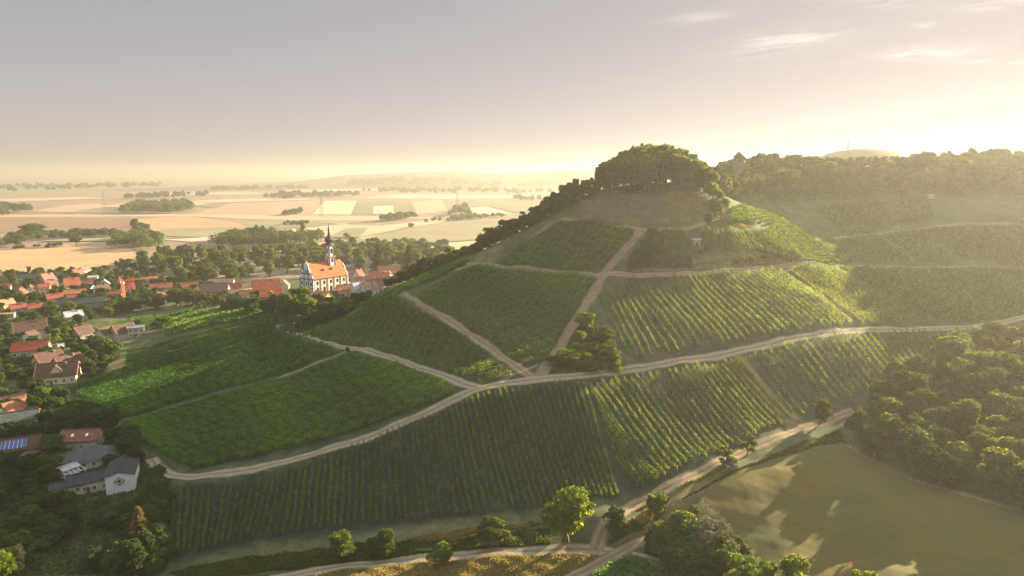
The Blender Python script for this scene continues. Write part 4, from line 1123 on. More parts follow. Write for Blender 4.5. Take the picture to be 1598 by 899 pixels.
HOUSES = [
    # --- near, lower left corner
    ('white low-gabled house with a black diamond emblem on its gable end', 193, 752, 8.4, 14, 5.2, 17, 112, WHITE, SLATE, dict(chim=0, win=False)),
    ('long dark roofed outbuilding joined to the left of the white diamond-gable house', 148, 756, 9, 15, 3.6, 20, 14, BEIGE, SLATE, dict(chim=0)),
    ('low dark shed with a pale terrace, leftmost of the roofs below the white gable', 106, 768, 6, 9, 2.8, 14, 14, BEIGE, SLATE, dict(chim=0)),
    ('large house with a wide grey hipped roof and no lit side', 140, 722, 11, 18, 2.8, 30, 14, BEIGE, GREY, dict(hip=1.0, chim=0)),
    ('white terraced house front with a pergola at the left end of the grey hipped roof', 108, 744, 4, 5, 3.4, 12, 60, LILAC, PALE, dict(chim=0)),
    ('house with a rusty orange-brown roof and two white skylights', 130, 697, 9, 13, 4.0, 30, -8, BEIGE, (.22, .085, .05), dict(chim=0)),
    ('house with a row of blue solar panels on its brown roof', 32, 713, 9.5, 14, 4.2, 32, 8, BEIGE, BROWN, dict(chim=0)),
    ('long building with a green-grey flat-pitched roof edged in red', 14, 668, 10, 20, 4.0, 24, 14, BEIGE, (.09, .10, .085), dict(trim=RED, chim=0)),
    ('house with an orange lit roof slope behind the red-edged long building', 26, 650, 7, 9, 3.6, 42, 60, WHITE, ORANGE, dict()),
    ('low shed with a rusty roof in the trees above the red-edged building', 22, 628, 5, 9, 2.4, 16, 8, STONE, (.25, .10, .06), dict(chim=0, win=False)),
    # --- brown roofed farm group
    ('large brown-roofed house with a cream gabled dormer facing the vineyards', 93, 594, 12, 17, 4.0, 40, 4, CREAM, BROWN, dict(dormer=1, trim=(.50, .20, .12))),
    ('brown house with a steep red-edged gable behind the cream-dormer house', 77, 576, 10, 12, 4.6, 44, 62, CREAM, BROWN, dict(trim=RED)),
    ('house with a lit red gable edge right of the steep red-edged brown one', 107, 577, 9, 12, 4.0, 42, 64, WHITE, BROWN, dict(trim=RED)),
    ('wide house with a plain brick-red roof left of the village chimney', 50, 552, 10, 17, 3.6, 36, 6, BEIGE, (.38, .08, .045), dict(chim=0)),
    ('big dark brown barn roof behind the small white gable', 48, 523, 12, 17, 4.2, 42, 40, BEIGE, BROWN, dict(trim=ROSE)),
    ('small white house with a steep gable in front of the big dark brown roof', 49, 533, 6, 7, 3.8, 40, 82, WHITE, BROWN, dict(chim=0)),
    ('small pale garden shed among dark hedges right of the brick-red roof', 100, 545, 4, 5, 2.2, 30, 20, WHITE, PALE, dict(chim=0, win=False)),
    ('house with a pale grey sunlit roof and a cream gable end', 115, 500, 8, 11, 3.6, 38, 46, CREAM, PALE, dict()),
    ('dark-gabled house with a thin lit roof edge beside the vine strip', 129, 527, 9, 9, 3.0, 44, 68, STONE, BROWN, dict(trim=ROSE, chim=0)),
    # --- old barns at the vineyard edge
    ('old beige barn with a tall dark gate opening, left of the three barns', 168, 531, 8, 11, 5.0, 40, 72, BEIGE, BROWN, dict(chim=0, win=False, name='barn', cat='barn')),
    ('overgrown brown barn in the middle of the three barns', 193, 528, 10, 12, 4.6, 42, 60, BEIGE, BROWN, dict(chim=0, win=False, name='barn', cat='barn', trim=ROSE)),
    ('narrow grey barn with a corrugated metal roof, right of the three barns', 213, 525, 5.5, 9, 6.0, 18, 12, BEIGE, (.24, .23, .22), dict(chim=0, name='barn', cat='barn')),
    ('long low ivy-grown wall building right of the grey barn', 238, 523, 4, 12, 2.4, 20, 12, STONE, (.09, .10, .05), dict(chim=0, win=False, name='barn', cat='barn')),
    # --- middle of the village
    ('very long dark slate-blue hall roof in the middle of the village', 128, 480, 14, 32, 4.5, 26, 12, STONE, SLATE, dict(chim=0, name='hall', cat='hall')),
    ('white house with a red roof left of the long slate-blue hall', 86, 473, 9, 11, 4.4, 36, 28, WHITE, RED, dict()),
    ('house with a long steep red roof running down to a cream gable', 34, 467, 9, 14, 4.6, 46, 118, CREAM, RED, dict(dormer=-1)),
    ('house with an orange roof right behind the long steep red one', 49, 460, 8, 13, 4.0, 46, 122, WHITE, ORANGE, dict()),
    ('tall narrow cream house in full sun', 81, 457, 6, 9, 8.5, 46, 52, CREAM, ROSE, dict()),
    ('cream house with a small red roof left of the tall narrow one', 69, 459, 6, 8, 6.5, 40, 40, CREAM, RED, dict(chim=0)),
    ('house with a peaked rose-red roof above the tall cream house', 75, 445, 10, 11, 5.0, 50, 70, BEIGE, ROSE, dict()),
    ('house with a long dark roof and a bright white gable at the field edge', 42, 438, 7, 15, 3.6, 44, 20, WHITE, SLATE, dict(chim=0)),
    ('small white house with a dark roof at the edge of the golden field', 95, 431, 6, 10, 3.0, 30, 10, WHITE, BROWN, dict(chim=0)),
    ('farmhouse with a steep red double roof left of the white dark-roofed house', 113, 452, 12, 12, 4.6, 46, 30, BEIGE, RED, dict()),
    ('house with a broad low orange-red roof in front of the steep double roof', 118, 463, 12, 16, 3.0, 28, 14, WHITE, ORANGE, dict()),
    ('house with a red roof and two white gables just above the slate-blue hall', 119, 471, 9, 12, 3.4, 34, 14, WHITE, RED, dict(chim=0)),
    ('white-gabled house with a very dark roof', 138, 457, 8, 13, 4.2, 42, 162, WHITE, SLATE, dict(chim=0)),
    ('cream gabled house with a dark roof beside the lilac-grey one', 160, 459, 7, 11, 4.6, 46, 68, CREAM, BROWN, dict()),
    ('house with a lilac-grey slate roof', 164, 450, 8, 11, 4.4, 40, 120, STONE, (.30, .29, .38), dict(chim=0)),
    ('small house with a flat brick-red roof left of the crane', 180, 463, 7, 10, 3.0, 30, 8, STONE, RED, dict(chim=0)),
    ('white house with a steep crimson roof right behind the crane', 200, 456, 9, 10, 4.0, 46, 22, WHITE, (.38, .06, .04), dict(dormer=1)),
    ('small rose-roofed house in the trees at the edge of the golden field', 132, 428, 8, 9, 4.5, 46, 80, BEIGE, ROSE, dict()),
    ('rose-roofed house standing left of and below the one in the trees', 122, 434, 9, 9, 4.5, 46, 60, BEIGE, ROSE, dict()),
    ('long house with a crimson roof right of the white-gabled dark one', 137, 447, 7, 12, 4.2, 36, 8, WHITE, RED, dict(chim=0)),
    ('pale stuccoed house half hidden behind the crane jib', 146, 440, 7, 8, 5.0, 20, 10, WHITE, PALE, dict(chim=0)),
    # --- left edge
    ('red-roofed house cut by the left edge of the photo', 5, 455, 8, 12, 4.0, 38, 14, WHITE, RED, dict()),
    ('tan-roofed house near the left edge in the trees', 10, 482, 8, 10, 4.0, 40, 60, CREAM, TAN, dict()),
    ('house with a glowing red roof in the trees below the long steep red one', 29, 487, 8, 10, 3.2, 38, 28, BEIGE, RED, dict()),
    ('house with a dull red roof right of the glowing red one', 57, 486, 8, 9, 3.2, 38, 36, BEIGE, (.36, .10, .06), dict()),
    ('low pale wall house at the left edge below the glowing red roof', 8, 496, 5, 12, 3.0, 12, 8, BEIGE, TAN, dict(chim=0)),
    # --- right part of the village, towards the church
    ('long house with a red and brown roof right of the crane', 252, 455, 10, 18, 4.0, 36, 12, BEIGE, (.34, .11, .07), dict()),
    ('house with an orange roof and a grey gable at the vineyard trees', 255, 470, 7, 8, 4.6, 44, 48, STONE, ORANGE, dict()),
    ('large brown barn hall in the middle of the old village', 336, 462, 13, 22, 5.0, 40, 10, STONE, (.17, .11, .085), dict(chim=0, name='hall', cat='hall')),
    ('long pale-roofed farm building behind the large brown barn hall', 346, 446, 9, 22, 4.0, 28, 10, BEIGE, (.38, .24, .19), dict(chim=0)),
    ('red-roofed house left of the large brown barn hall', 296, 453, 9, 14, 4.2, 36, 14, CREAM, RED, dict()),
    ('orange-roofed small house against the left end of the brown barn hall', 314, 461, 7, 9, 4.0, 40, 40, WHITE, ORANGE, dict()),
    ('red-roofed house right of the brown barn hall', 368, 456, 8, 10, 4.4, 44, 20, WHITE, RED, dict()),
    ('rose-roofed low house in front of the red one right of the barn hall', 362, 463, 7, 10, 3.2, 36, 30, BEIGE, ROSE, dict(chim=0)),
    ('small orange-roofed house with a white side left of the great orange roof', 384, 466, 7, 9, 3.6, 40, 20, WHITE, ORANGE, dict(chim=0)),
    ('brown-roofed house with a white chimney left of the great orange roof', 381, 455, 9, 11, 4.4, 40, 50, BEIGE, BROWN, dict()),
    ('great house with a long orange-red roof left of the church', 416, 457, 14, 20, 5.2, 44, 24, BEIGE, (.54, .13, .055), dict(trim=(.2, .12, .1))),
    ('dark-gabled annexe with an orange roof in front of the great orange-roofed house', 424, 468, 9, 15, 4.0, 40, 16, STONE, (.54, .15, .06), dict(dormer=1, chim=0)),
    ('rose-roofed house wedged between the great orange roof and the church', 444, 453, 8, 9, 4.5, 46, 100, BEIGE, ROSE, dict()),
    ('orange-roofed sacristy house at the foot of the church wall', 503, 468, 7, 10, 3.0, 40, -25, CREAM, (.52, .18, .08), dict(chim=0)),
    ('long red-roofed house just right of the church tower', 541, 437, 8, 16, 4.0, 36, 8, CREAM, ROSE, dict()),
    ('house with a steep red pyramid-like gable right of the church', 560, 437, 8, 8, 5.0, 54, 68, CREAM, RED, dict()),
    ('red-roofed house with cream walls in front of the steep pyramid-like gable', 566, 446, 9, 12, 4.4, 40, 16, CREAM, ROSE, dict(dormer=2)),
    ('white house with a grey hipped roof nearest the vine strip', 560, 460, 9, 9, 5.0, 36, 40, WHITE, PALE, dict(chim=0)),
    ('house with a sandy tan roof touching the grey hipped one', 574, 460, 9, 11, 4.4, 42, 50, WHITE, TAN, dict(dormer=1)),
    ('brown-roofed house with white dormers right of the sandy tan roof', 585, 455, 8, 10, 4.4, 42, 20, WHITE, (.32, .12, .08), dict()),
    ('broad red roof with white gable windows beyond the tan-roofed house', 592, 440, 11, 18, 4.4, 40, 10, WHITE, (.36, .10, .07), dict(dormer=2)),
    ('very long rose-red roof running towards the tall dark conifer', 612, 427, 10, 30, 4.4, 38, 14, CREAM, (.38, .13, .09), dict()),
    ('red-roofed house behind the long rose-red roof, nearly hidden by trees', 580, 424, 8, 14, 4.4, 38, 14, CREAM, ROSE, dict()),
    ('narrow house with a bright cream gable at the long rose-red roof', 604, 436, 6, 9, 5.0, 46, 60, CREAM, RED, dict()),
    ('low house with a brick-coloured roof hard against the church wall', 534, 450, 8, 12, 4.0, 36, 80, BEIGE, (.34, .12, .08), dict()),
    ('pink house end with an orange gable just below the brick-coloured roof', 536, 458, 6, 8, 4.4, 42, 30, (.55, .38, .34), ORANGE, dict(chim=0)),
]
HO = {}
for hrow in HOUSES:
    hrow = list(hrow)
    if hrow[1] < 330 and abs(hrow[7]) < 35: hrow[7] += 16
    HO[hrow[0]] = house(*hrow[:10], **hrow[10])

BOXES.append((166, 744, 212, 782, 224, -128, 4))
# emblem on the white gable: diamond outline round a dark disc
g = HO[HOUSES[0][0]]
W_, L_, hw_ = 8.4, 15, 5.2
dk = simple('dark_paint', (.03, .03, .032), .7, .1)
b = MB(); cz = 3.5; r0, r1 = 1.5, 1.22; x = -L_ / 2 - .04
for i in range(4):
    a0, a1 = math.pi / 2 * i, math.pi / 2 * (i + 1)
    P = [(x, r * math.cos(a) * 1.15, cz + r * math.sin(a)) for r, a in ((r0, a0), (r0, a1), (r1, a1), (r1, a0))]
    b.poly(P + [(x - .05, q[1], q[2]) for q in P], [(0, 1, 2, 3), (7, 6, 5, 4), (0, 4, 5, 1), (3, 2, 6, 7)], dk)
n = 20
P = [(x, .52 * math.cos(6.2832 * i / n), cz + .52 * math.sin(6.2832 * i / n)) for i in range(n)]
b.poly(P + [(x - .05, q[1], q[2]) for q in P], [tuple(range(n)), tuple(range(n, 2 * n))[::-1]] + [(i, (i + 1) % n, n + (i + 1) % n, n + i) for i in range(n)], dk)
b.build('emblem', g)
# solar panels
g = HO['house with a row of blue solar panels on its brown roof']
pan = simple('solar_cells', (.02, .05, .20), .25, .2, 2.0, spec=.6); al = colour('metal', (.55, .55, .58))
ca_, sa_ = math.cos(R(32)), math.sin(R(32))
for i in range(6):
    b = MB(); x = -4.6 + i * 1.25; y0, y1 = -9.5 / 2 * .9, -9.5 / 2 * .22
    z0, z1 = 4.2 + (9.5 / 2 + y0) * sa_ / ca_ + .42, 4.2 + (9.5 / 2 + y1) * sa_ / ca_ + .42
    b.poly([(x, y0, z0), (x + 1.08, y0, z0), (x + 1.08, y1, z1), (x, y1, z1)], [(0, 1, 2, 3)], pan)
    for q in (x - .03, x + 1.11): b.beam((q, y0, z0), (q, y1, z1), .07, al)
    b.build('solar_panel', g)
# skylights
g = HO['house with a rusty orange-brown roof and two white skylights']
for x in (-2.6, 2.4):
    b = MB(); t = math.tan(R(30)); y0, y1 = -3.0, -1.9
    z = lambda y: 4.0 + (4.5 + y) * t + .40
    b.poly([(x, y0, z(y0)), (x + .9, y0, z(y0)), (x + .9, y1, z(y1)), (x, y1, z(y1))], [(0, 1, 2, 3)], colour('metal', (.75, .75, .75)))
    b.build('skylight', g)
# pergola at the white terrace
g = HO['white terraced house front with a pergola at the left end of the grey hipped roof']
b = MB(); wp = colour('plaster', WHITE)
for i in range(5): b.beam((-3 + i * 1.5, -5.0, 2.9), (-3 + i * 1.5, -2.1, 3.1), .16, wp)
for x in (-3, 3): b.beam((x, -4.9, -1), (x, -4.9, 2.9), .2, wp)
b.beam((-3.3, -4.9, 2.8), (3.3, -4.9, 2.8), .18, wp)
b.build('pergola', g)
# dark gate of the left barn
g = HO['old beige barn with a tall dark gate opening, left of the three barns']
b = MB(); b.box((-5.55, 0, 1.6), (.1, 3.2, 4.2), simple('barn_gate_wood', (.05, .045, .04), .9)); b.build('door', g)

# village chimney: tall, white in the sun
p = hit1(63, 539); b = MB()
b.box((0, 0, 2.6), (1.5, 1.5, 8.2), colour('plaster', WHITE), .9, .85); b.box((0, 0, 6.9), (1.5, 1.5, .5), colour('stonework', (.36, .12, .08)), .9)
o = b.build('chimney_stack'); o.location = p
tag(o, 'tall white chimney stack with a brick top beside the brick-red roof', 'chimney')

# ------------------------------------------------------------------ the church
def church():
    C0 = np.array([-134.0, 455.0]); d = np.array([.60, .80]); d = d / np.linalg.norm(d); nl = np.array([-d[1], d[0]])
    Lc, Wc, hw, rise = 29.0, 14.0, 13.2, 9.6
    cen = C0 + d * Lc / 2 + nl * Wc / 2; base = 27.4
    root = empty('church', (cen[0], cen[1], base), math.atan2(d[1], d[0]))
    tag(root, 'baroque village church with white walls, orange-red roof and dark onion-domed tower', 'church')
    pl, st = colour('plaster', (.76, .69, .57)), colour('stonework', (.42, .24, .15)); dark = colour('stonework', (.10, .10, .105)); wh = colour('plaster', (.72, .72, .74))
    roofm = colour('roof_tiles', (.56, .145, .05)); slate = simple('tower_slate', (.035, .038, .045), .5, .2, 2, spec=.4); copper = simple('gilded_metal', (.6, .45, .2), .4, .1, 2, metal=.6)
    hl, hwid = Lc / 2, Wc / 2
    b = MB(); b.prism([(-hwid, -3), (hwid, -3), (hwid, hw), (0, hw + rise), (-hwid, hw)], -hl, hl, pl, 'yz'); b.build('wall', root)
    # roof with a slight kick at the eaves
    r = MB(); o = .7; t = math.atan2(rise, hwid)
    for s in (-1, 1):
        q = [(s * (hwid + o), hw - .55), (s * hwid * .78, hw + rise * .26), (0, hw + rise + .1), (0, hw + rise + .4), (s * hwid * .78, hw + rise * .26 + .36), (s * (hwid + o), hw - .25)]
        r.prism(q if s > 0 else q[::-1], -hl + .35, hl - .35, roofm, 'yz')
    r.box((0, 0, hw + rise + .42), (Lc - .8, .45, .3), roofm)
    ro = r.build('roof', root)
    for x in (-4, 3):
        k = MB(); k.prism([(x - .7, hw + 4.0), (x + .7, hw + 4.0), (x + .7, hw + 4.9), (x, hw + 5.7), (x - .7, hw + 4.9)], -hwid * .55 - .9, -hwid * .30, slate); k.build('dormer', ro)
    # cornice and pilasters
    k = MB()
    for s in (-1, 1):
        k.box((0, s * (hwid + .14), hw - .75), (Lc + .4, .28, .7), st)
    k.box((0, -(hwid + .12), -.6), (Lc + .3, .24, 2.0), st)
    k.build('cornice', root)
    for i in range(6):
        for s in (-1, 1):
            q = MB(); q.box((-hl + .45 + i * (Lc - .9) / 5, s * (hwid + .12), hw / 2 - .8), (.75, .26, hw + .6), st); q.build('pilaster', root)
    # two tiers of round-headed windows on each long side
    def arch(w, h, frame):
        m = MB(); n = 10
        for sc, y, mt in ((1.28, -.06, frame), (1.0, -.12, M['glass'])):
            ww, hh = w * sc, h + (sc - 1) * w
            ol = [(-ww / 2, -hh / 2), (ww / 2, -hh / 2)] + [(ww / 2 * math.cos(math.pi * i / n), hh / 2 - ww / 2 + ww / 2 * math.sin(math.pi * i / n)) for i in range(n + 1)]
            m.prism(ol, y, .02, mt)
        return m.mesh('window')
    big, small, tall = arch(1.5, 4.4, st), arch(1.35, 2.3, st), arch(1.15, 3.0, st)
    def put(me, x, y, z, rz, par=root):
        q = bpy.data.objects.new('window', me); q.location = (x, y, z); q.rotation_euler = (0, 0, rz); link(q, par)
    for i in range(5):
        x = -hl + .45 + (i + .5) * (Lc - .9) / 5
        for s, rz in ((-1, 0), (1, math.pi)):
            put(big, x, s * hwid, 4.6, rz); put(small, x, s * hwid, 9.9, rz)
    # front gable with volutes and dark bands
    g = MB(); x0, x1 = -hl - .55, -hl + .1
    prof = [(hwid + .25, -3), (hwid + .25, hw + .4), (hwid - .1, hw + 1.3), (hwid - 1.6, hw + 2.0), (hwid - 2.5, hw + 3.6), (hwid - 2.9, hw + 5.4), (hwid - 3.9, hw + 6.3), (2.4, hw + 7.6), (2.2, hw + 9.4), (1.2, hw + 10.6), (0, hw + 11.1)]
    g.prism([(-a, z) for a, z in prof] + [(a, z) for a, z in prof[::-1][1:]], x0, x1, wh, 'yz')
    gb = g.build('front_gable', root)
    k = MB()
    for z, wd in ((hw - .5, Wc + .9), (hw * .5, Wc + .7), (hw + 3.1, Wc - 4.6)): k.box((x0 - .13, 0, z), (.3, wd, .75), dark)
    for y in (-hwid + .2, -2.5, 2.5, hwid - .2): k.box((x0 - .12, y, hw / 2 - 1), (.28, .8, hw + 1), dark)
    for y in (-2.2, 2.2): k.box((x0 - .12, y, hw + 4.2), (.28, .65, 8.2), dark)
    k.lathe((x0 + .3, 0, hw + 11.0), [(.3, 0), (.5, .4), (.3, .9), (.05, 1.6)], st, 8)
    k.build('banding', gb)
    for y in (-4.8, 0, 4.8):
        put(small, x0, y, 9.6, -math.pi / 2, gb)
        if y: put(big, x0, y, 4.2, -math.pi / 2, gb)
    put(small, x0, 0, hw + 4.6, -math.pi / 2, gb)
    dd = MB(); dd.box((x0 - .06, 0, 1.4), (.16, 2.2, 4.0), colour('stonework', (.14, .08, .05))); dd.build('door', root)
    # rear gable, lower
    g = MB(); g.prism([(-a, z) for a, z in prof[:8]] + [(a, z) for a, z in prof[:8][::-1]], hl - .1, hl + .5, wh, 'yz'); g.build('rear_gable', root)
    # tower
    tw = MB(); tx = hl - 9.0; s = 5.1
    def stage(z0, z1, sz, m): tw.box((tx, 0, (z0 + z1) / 2), (sz, sz, z1 - z0), m)
    stage(-2, hw + rise + 3.0, s, wh); stage(hw + rise + 3.0, hw + rise + 3.7, s + 1.1, st)
    zb = hw + rise + 3.7; stage(zb, zb + 7.2, s - .9, wh); stage(zb + 7.2, zb + 7.9, s + .2, st)
    for a in (-1, 1):
        for c in (-1, 1):
            tw.box((tx + a * (s / 2 - .2), c * (s / 2 - .2), hw + rise - 3), (.75, .75, 12.0), dark)
            tw.box((tx + a * (s / 2 - .65), c * (s / 2 - .65), zb + 3.6), (.75, .75, 7.2), dark)
    to = tw.build('tower', root)
    for rz, dx, dy in ((-math.pi / 2, -1, 0), (0, 0, -1), (math.pi / 2, 1, 0), (math.pi, 0, 1)):
        put(tall, tx + dx * (s / 2 - .45), dy * (s / 2 - .45), zb + 3.6, rz, to)
        put(small, tx + dx * s / 2, dy * s / 2, hw + rise + .9, rz, to)
    zt = zb + 7.9; dm = MB()
    dm.lathe((tx, 0, zt), [(3.3, 0), (3.0, .5), (2.5, 1.0), (2.35, 1.5), (2.9, 2.2), (3.25, 3.2), (3.1, 4.2), (2.4, 5.2), (1.5, 6.1), (1.0, 7.2), (.85, 8.0)], slate, 8, math.pi / 8)
    dm.build('onion_dome', root)
    sp = MB(); sp.lathe((tx, 0, zt + 8.0), [(.9, 0), (.7, .2), (.62, 1.8), (.95, 2.0), (.7, 2.6), (.75, 3.1), (.35, 4.0), (.2, 6.2), (.12, 7.2)], slate, 8); so = sp.build('spire', root)
    cr = MB(); cr.lathe((tx, 0, zt + 15.0), [(.1, 0), (.42, .3), (.42, .6), (.1, .95)], copper, 10); cr.beam((tx, 0, zt + 15.7), (tx, 0, zt + 18.6), .14, copper); cr.beam((tx - .7, 0, zt + 17.6), (tx + .7, 0, zt + 17.6), .14, copper)
    cr.build('cross', so)
    BOXES.append((457, 358, 533, 452, 455, cen[0], 14))
church()

# ------------------------------------------------------------------ tower crane above the roofs
def crane():
    p = hit1(194, 470); root = empty('tower_crane', p, 0); tag(root, 'orange construction tower crane standing among the village houses', 'crane')
    om = colour('metal', (.72, .19, .06)); m = p[1] / F
    def lattice(b, a, c, w, n):
        a, c = Vector(a), Vector(c); d = (c - a).normalized(); u = d.cross(Vector((0, 1, 0)) if abs(d.y) < .9 else Vector((1, 0, 0))).normalized(); v = d.cross(u)
        cs = [u * w / 2 + v * w / 2, u * w / 2 - v * w / 2, -u * w / 2 - v * w / 2, -u * w / 2 + v * w / 2]
        for q in cs: b.beam(a + q, c + q, .26, om)
        for i in range(n):
            s0, s1 = a.lerp(c, i / n), a.lerp(c, (i + 1) / n)
            for k in range(4): b.beam(s0 + cs[k], s1 + cs[(k + 1) % 4], .16, om)
    ht = 33 * m
    b = MB(); lattice(b, (0, 0, -1), (0, 0, ht), 1.5, 12); b.box((0, 0, .4), (5, 5, 1.2), colour('stonework', (.35, .33, .3))); b.build('mast', root)
    jx, jz = 58 * m, 7.5 * m
    b = MB(); lattice(b, (0, 0, ht), (jx, -6, ht + jz), 1.3, 20); b.build('jib', root)
    b = MB(); lattice(b, (0, 0, ht), (-6.5 * m, .6, ht + 1), 1.3, 4); b.box((-6.2 * m, .6, ht - .8), (2.4, 1.6, 2.2), colour('stonework', (.4, .36, .33))); b.build('counter_jib', root)
    b = MB(); b.beam((0, 0, ht), (-4.5 * m, 0, ht + 6 * m), .4, om); b.beam((-4.5 * m, 0, ht + 6 * m), (jx * .62, -3.8, ht + jz * .62 + .8), .12, om); b.beam((-4.5 * m, 0, ht + 6 * m), (-6.4 * m, .6, ht + 1), .12, om); b.build('tie_frame', root)
    b = MB(); b.box((.9, -1.2, ht - 1.4), (1.4, 1.4, 2.0), colour('plaster', WHITE)); b.build('cab', root)
    b = MB(); b.beam((jx * .33, -2, ht + jz * .33), (jx * .33, -2, ht - 6), .1, om); b.box((jx * .33, -2, ht - 6.3), (.5, .5, .8), om); b.build('hook', root)
    BOXES.append((186, 428, 250, 466, p[1], p[0], 3))
crane()

# ------------------------------------------------------------------ things on the hills
def ridge_tower():
    x, y, z = on_depth(np.array(1152.), np.array(262.), 520.); root = empty('ruined_tower', (float(x), float(y), float(H(x, y))), R(20))
    tag(root, 'old stone tower with a pointed roof above the trees of the ridge', 'tower')
    m = 520 / F; top = float(CAMZ + (HORIZON - 245) * m) - root.location.z; s = 11.0 * m
    b = MB(); b.box((0, 0, top / 2 - 1), (s, s, top + 2), simple('tower_masonry', (.26, .19, .14), .95, .3, .6)); b.build('wall', root)
    b = MB(); b.lathe((0, 0, top), [(s * .80, -.3), (s * .02, 3.6)], colour('roof_tiles', (.16, .09, .07)), 4, math.pi / 4); b.lathe((0, 0, top + 3.4), [(.12, 0), (.05, 2.0)], M['bark'], 6); b.build('roof', root)
    for rz, dx, dy in ((0, 0, -1), (-math.pi / 2, -1, 0)):
        q = bpy.data.objects.new('window', window_mesh(.7, 1.5, (.3, .25, .2))); q.location = (dx * s / 2, dy * s / 2, top - 3); q.rotation_euler = (0, 0, rz); link(q, root)
ridge_tower()
def mast():
    x, y, z = on_depth(np.array(1323.), np.array(235.), 1120.); z0 = float(H(x, y)); root = empty('radio_mast', (float(x), float(y), z0))
    tag(root, 'thin radio mast on the wooded hill behind the ridge', 'mast'); top = float(CAMZ + (HORIZON - 216) * 1120 / F) - z0
    me_ = colour('metal', (.30, .27, .25)); b = MB(); b.beam((0, 0, -1), (0, 0, top * .62), 2.0, me_, 1.4, 8); b.build('shaft', root)
    b = MB(); b.beam((0, 0, top * .62), (0, 0, top), .7, me_, .3, 6); b.build('antenna', root)
    b = MB(); b.lathe((0, 0, top * .55), [(1.2, 0), (2.4, .3), (2.4, 1.0), (1.2, 1.2)], me_, 10); b.build('platform', root)
mast()
def hut():
    p = hit1(1087, 381); root = empty('vineyard_hut', p, R(-4)); tag(root, 'small stone hut with a dark doorway set into the vineyard below the summit', 'hut')
    sm = simple('hut_masonry', (.36, .31, .24), .95, .3, 1.2)
    b = MB(); b.box((0, 1.0, .7), (3.6, 4.0, 3.4), sm); b.build('wall', root)
    b = MB(); b.box((0, 1.0, 2.5), (4.8, 4.4, .22), colour('stonework', (.48, .42, .34))); b.build('roof', root)
    b = MB(); b.box((.1, -1.03, .2), (.8, .1, 1.9), dk); b.build('door', root)
hut()
def shelter():
    p = hit1(1451, 309); root = empty('shelter', p, R(5)); tag(root, 'small pale flat-roofed shelter at the lower edge of the ridge forest', 'shelter')
    b = MB(); b.box((0, 0, 1.0), (4.2, 2.6, 2.6), colour('plaster', BEIGE)); b.build('wall', root)
    b = MB(); b.box((0, 0, 2.45), (5.2, 3.4, .28), colour('plaster', WHITE)); b.build('roof', root)
shelter()
# lamp post and pale boulders by the bend of the gravel track
p = hit1(459, 519); root = empty('lamp_post', p); tag(root, 'thin lamp post with a pale head by the bend of the gravel track', 'lamp post')
b = MB(); b.beam((0, 0, -.3), (0, 0, 5.4), .16, colour('metal', (.5, .5, .5)), .1, 6); b.build('pole', root)
b = MB(); b.box((.3, 0, 5.5), (1.1, .5, .3), colour('metal', (.75, .75, .75))); b.build('lamp_head', root)
for px, py, s, lab in [(464, 522, 1.0, 'pale boulder left of the two at the foot of the lamp post'), (470, 523, .7, 'small pale boulder right of the one at the lamp post foot'), (482, 526, .9, 'flat pale boulder alone on the verge past the lamp post'), (448, 520, 1.3, 'large grey boulder at the bend under the dark trees')]:
    p = hit1(px, py); bm = MB(); rr = np.random.default_rng(int(px)); n = 9
    bm.lathe((0, 0, 0), [(s * .9, -.3), (s * 1.05, .2), (s * .85, .6), (s * .4, .85)], simple('pale_limestone', (.46, .44, .42), .95, .25, 2), n, rr.uniform(0, 1))
    bm.v = [(a * (1 + .2 * math.sin(3 * a + i)), b_ * .7 * (1 + .2 * math.cos(i * 1.9)), c * (1 + .15 * math.sin(i))) for i, (a, b_, c) in enumerate(bm.v)]
    o = bm.build('boulder'); o.location = p; o.rotation_euler = (0, 0, rr.uniform(0, 3)); tag(o, lab, 'boulder')
# vine-grower's table-like signs at the track fork on the right
p = hit1(1522, 512); b = MB(); b.box((0, 0, .9), (3.2, .15, 1.5), colour('plaster', WHITE)); b.beam((-1.3, 0, -.3), (-1.3, 0, .3), .14, M['bark']); b.beam((1.3, 0, -.3), (1.3, 0, .3), .14, M['bark'])
o = b.build('notice_board'); o.location = p; tag(o, 'small white board beside the gravel track above the right-hand wood', 'board')
# overhead line pylons far out on the plain
pm = colour('metal', (.30, .29, .28))
for i, (px, py, top) in enumerate([(164, 331, 300), (502, 339, 308), (714, 331, 300)]):
    p = hit1(px, py); h = (py - top) * p[1] / F; root = empty('power_pylon', p, R(30))
    tag(root, ['faint lattice pylon far out on the plain, leftmost of three', 'faint lattice pylon on the plain above the church steeple', 'faint lattice pylon on the plain right of the steeple'][i], 'pylon', 'pylons of the overhead line')
    b = MB(); w = h * .085
    for a in (-1, 1):
        for c in (-1, 1): b.beam((a * w, c * w, -1), (a * w * .15, c * w * .15, h), .5, pm, .3)
    for k in range(8):
        z0, z1 = h * k / 8, h * (k + 1) / 8; w0, w1 = w * (1 - .85 * k / 8), w * (1 - .85 * (k + 1) / 8)
        b.beam((-w0, -w0, z0), (w1, -w1, z1), .22, pm); b.beam((w0, w0, z0), (-w1, w1, z1), .22, pm)
    b.build('lattice_mast', root)
    for z in (.66, .80, .92):
        b = MB(); b.beam((-h * .17 * (1.5 - z), 0, h * z), (h * .17 * (1.5 - z), 0, h * z), .4, pm); b.build('cross_arm', root)

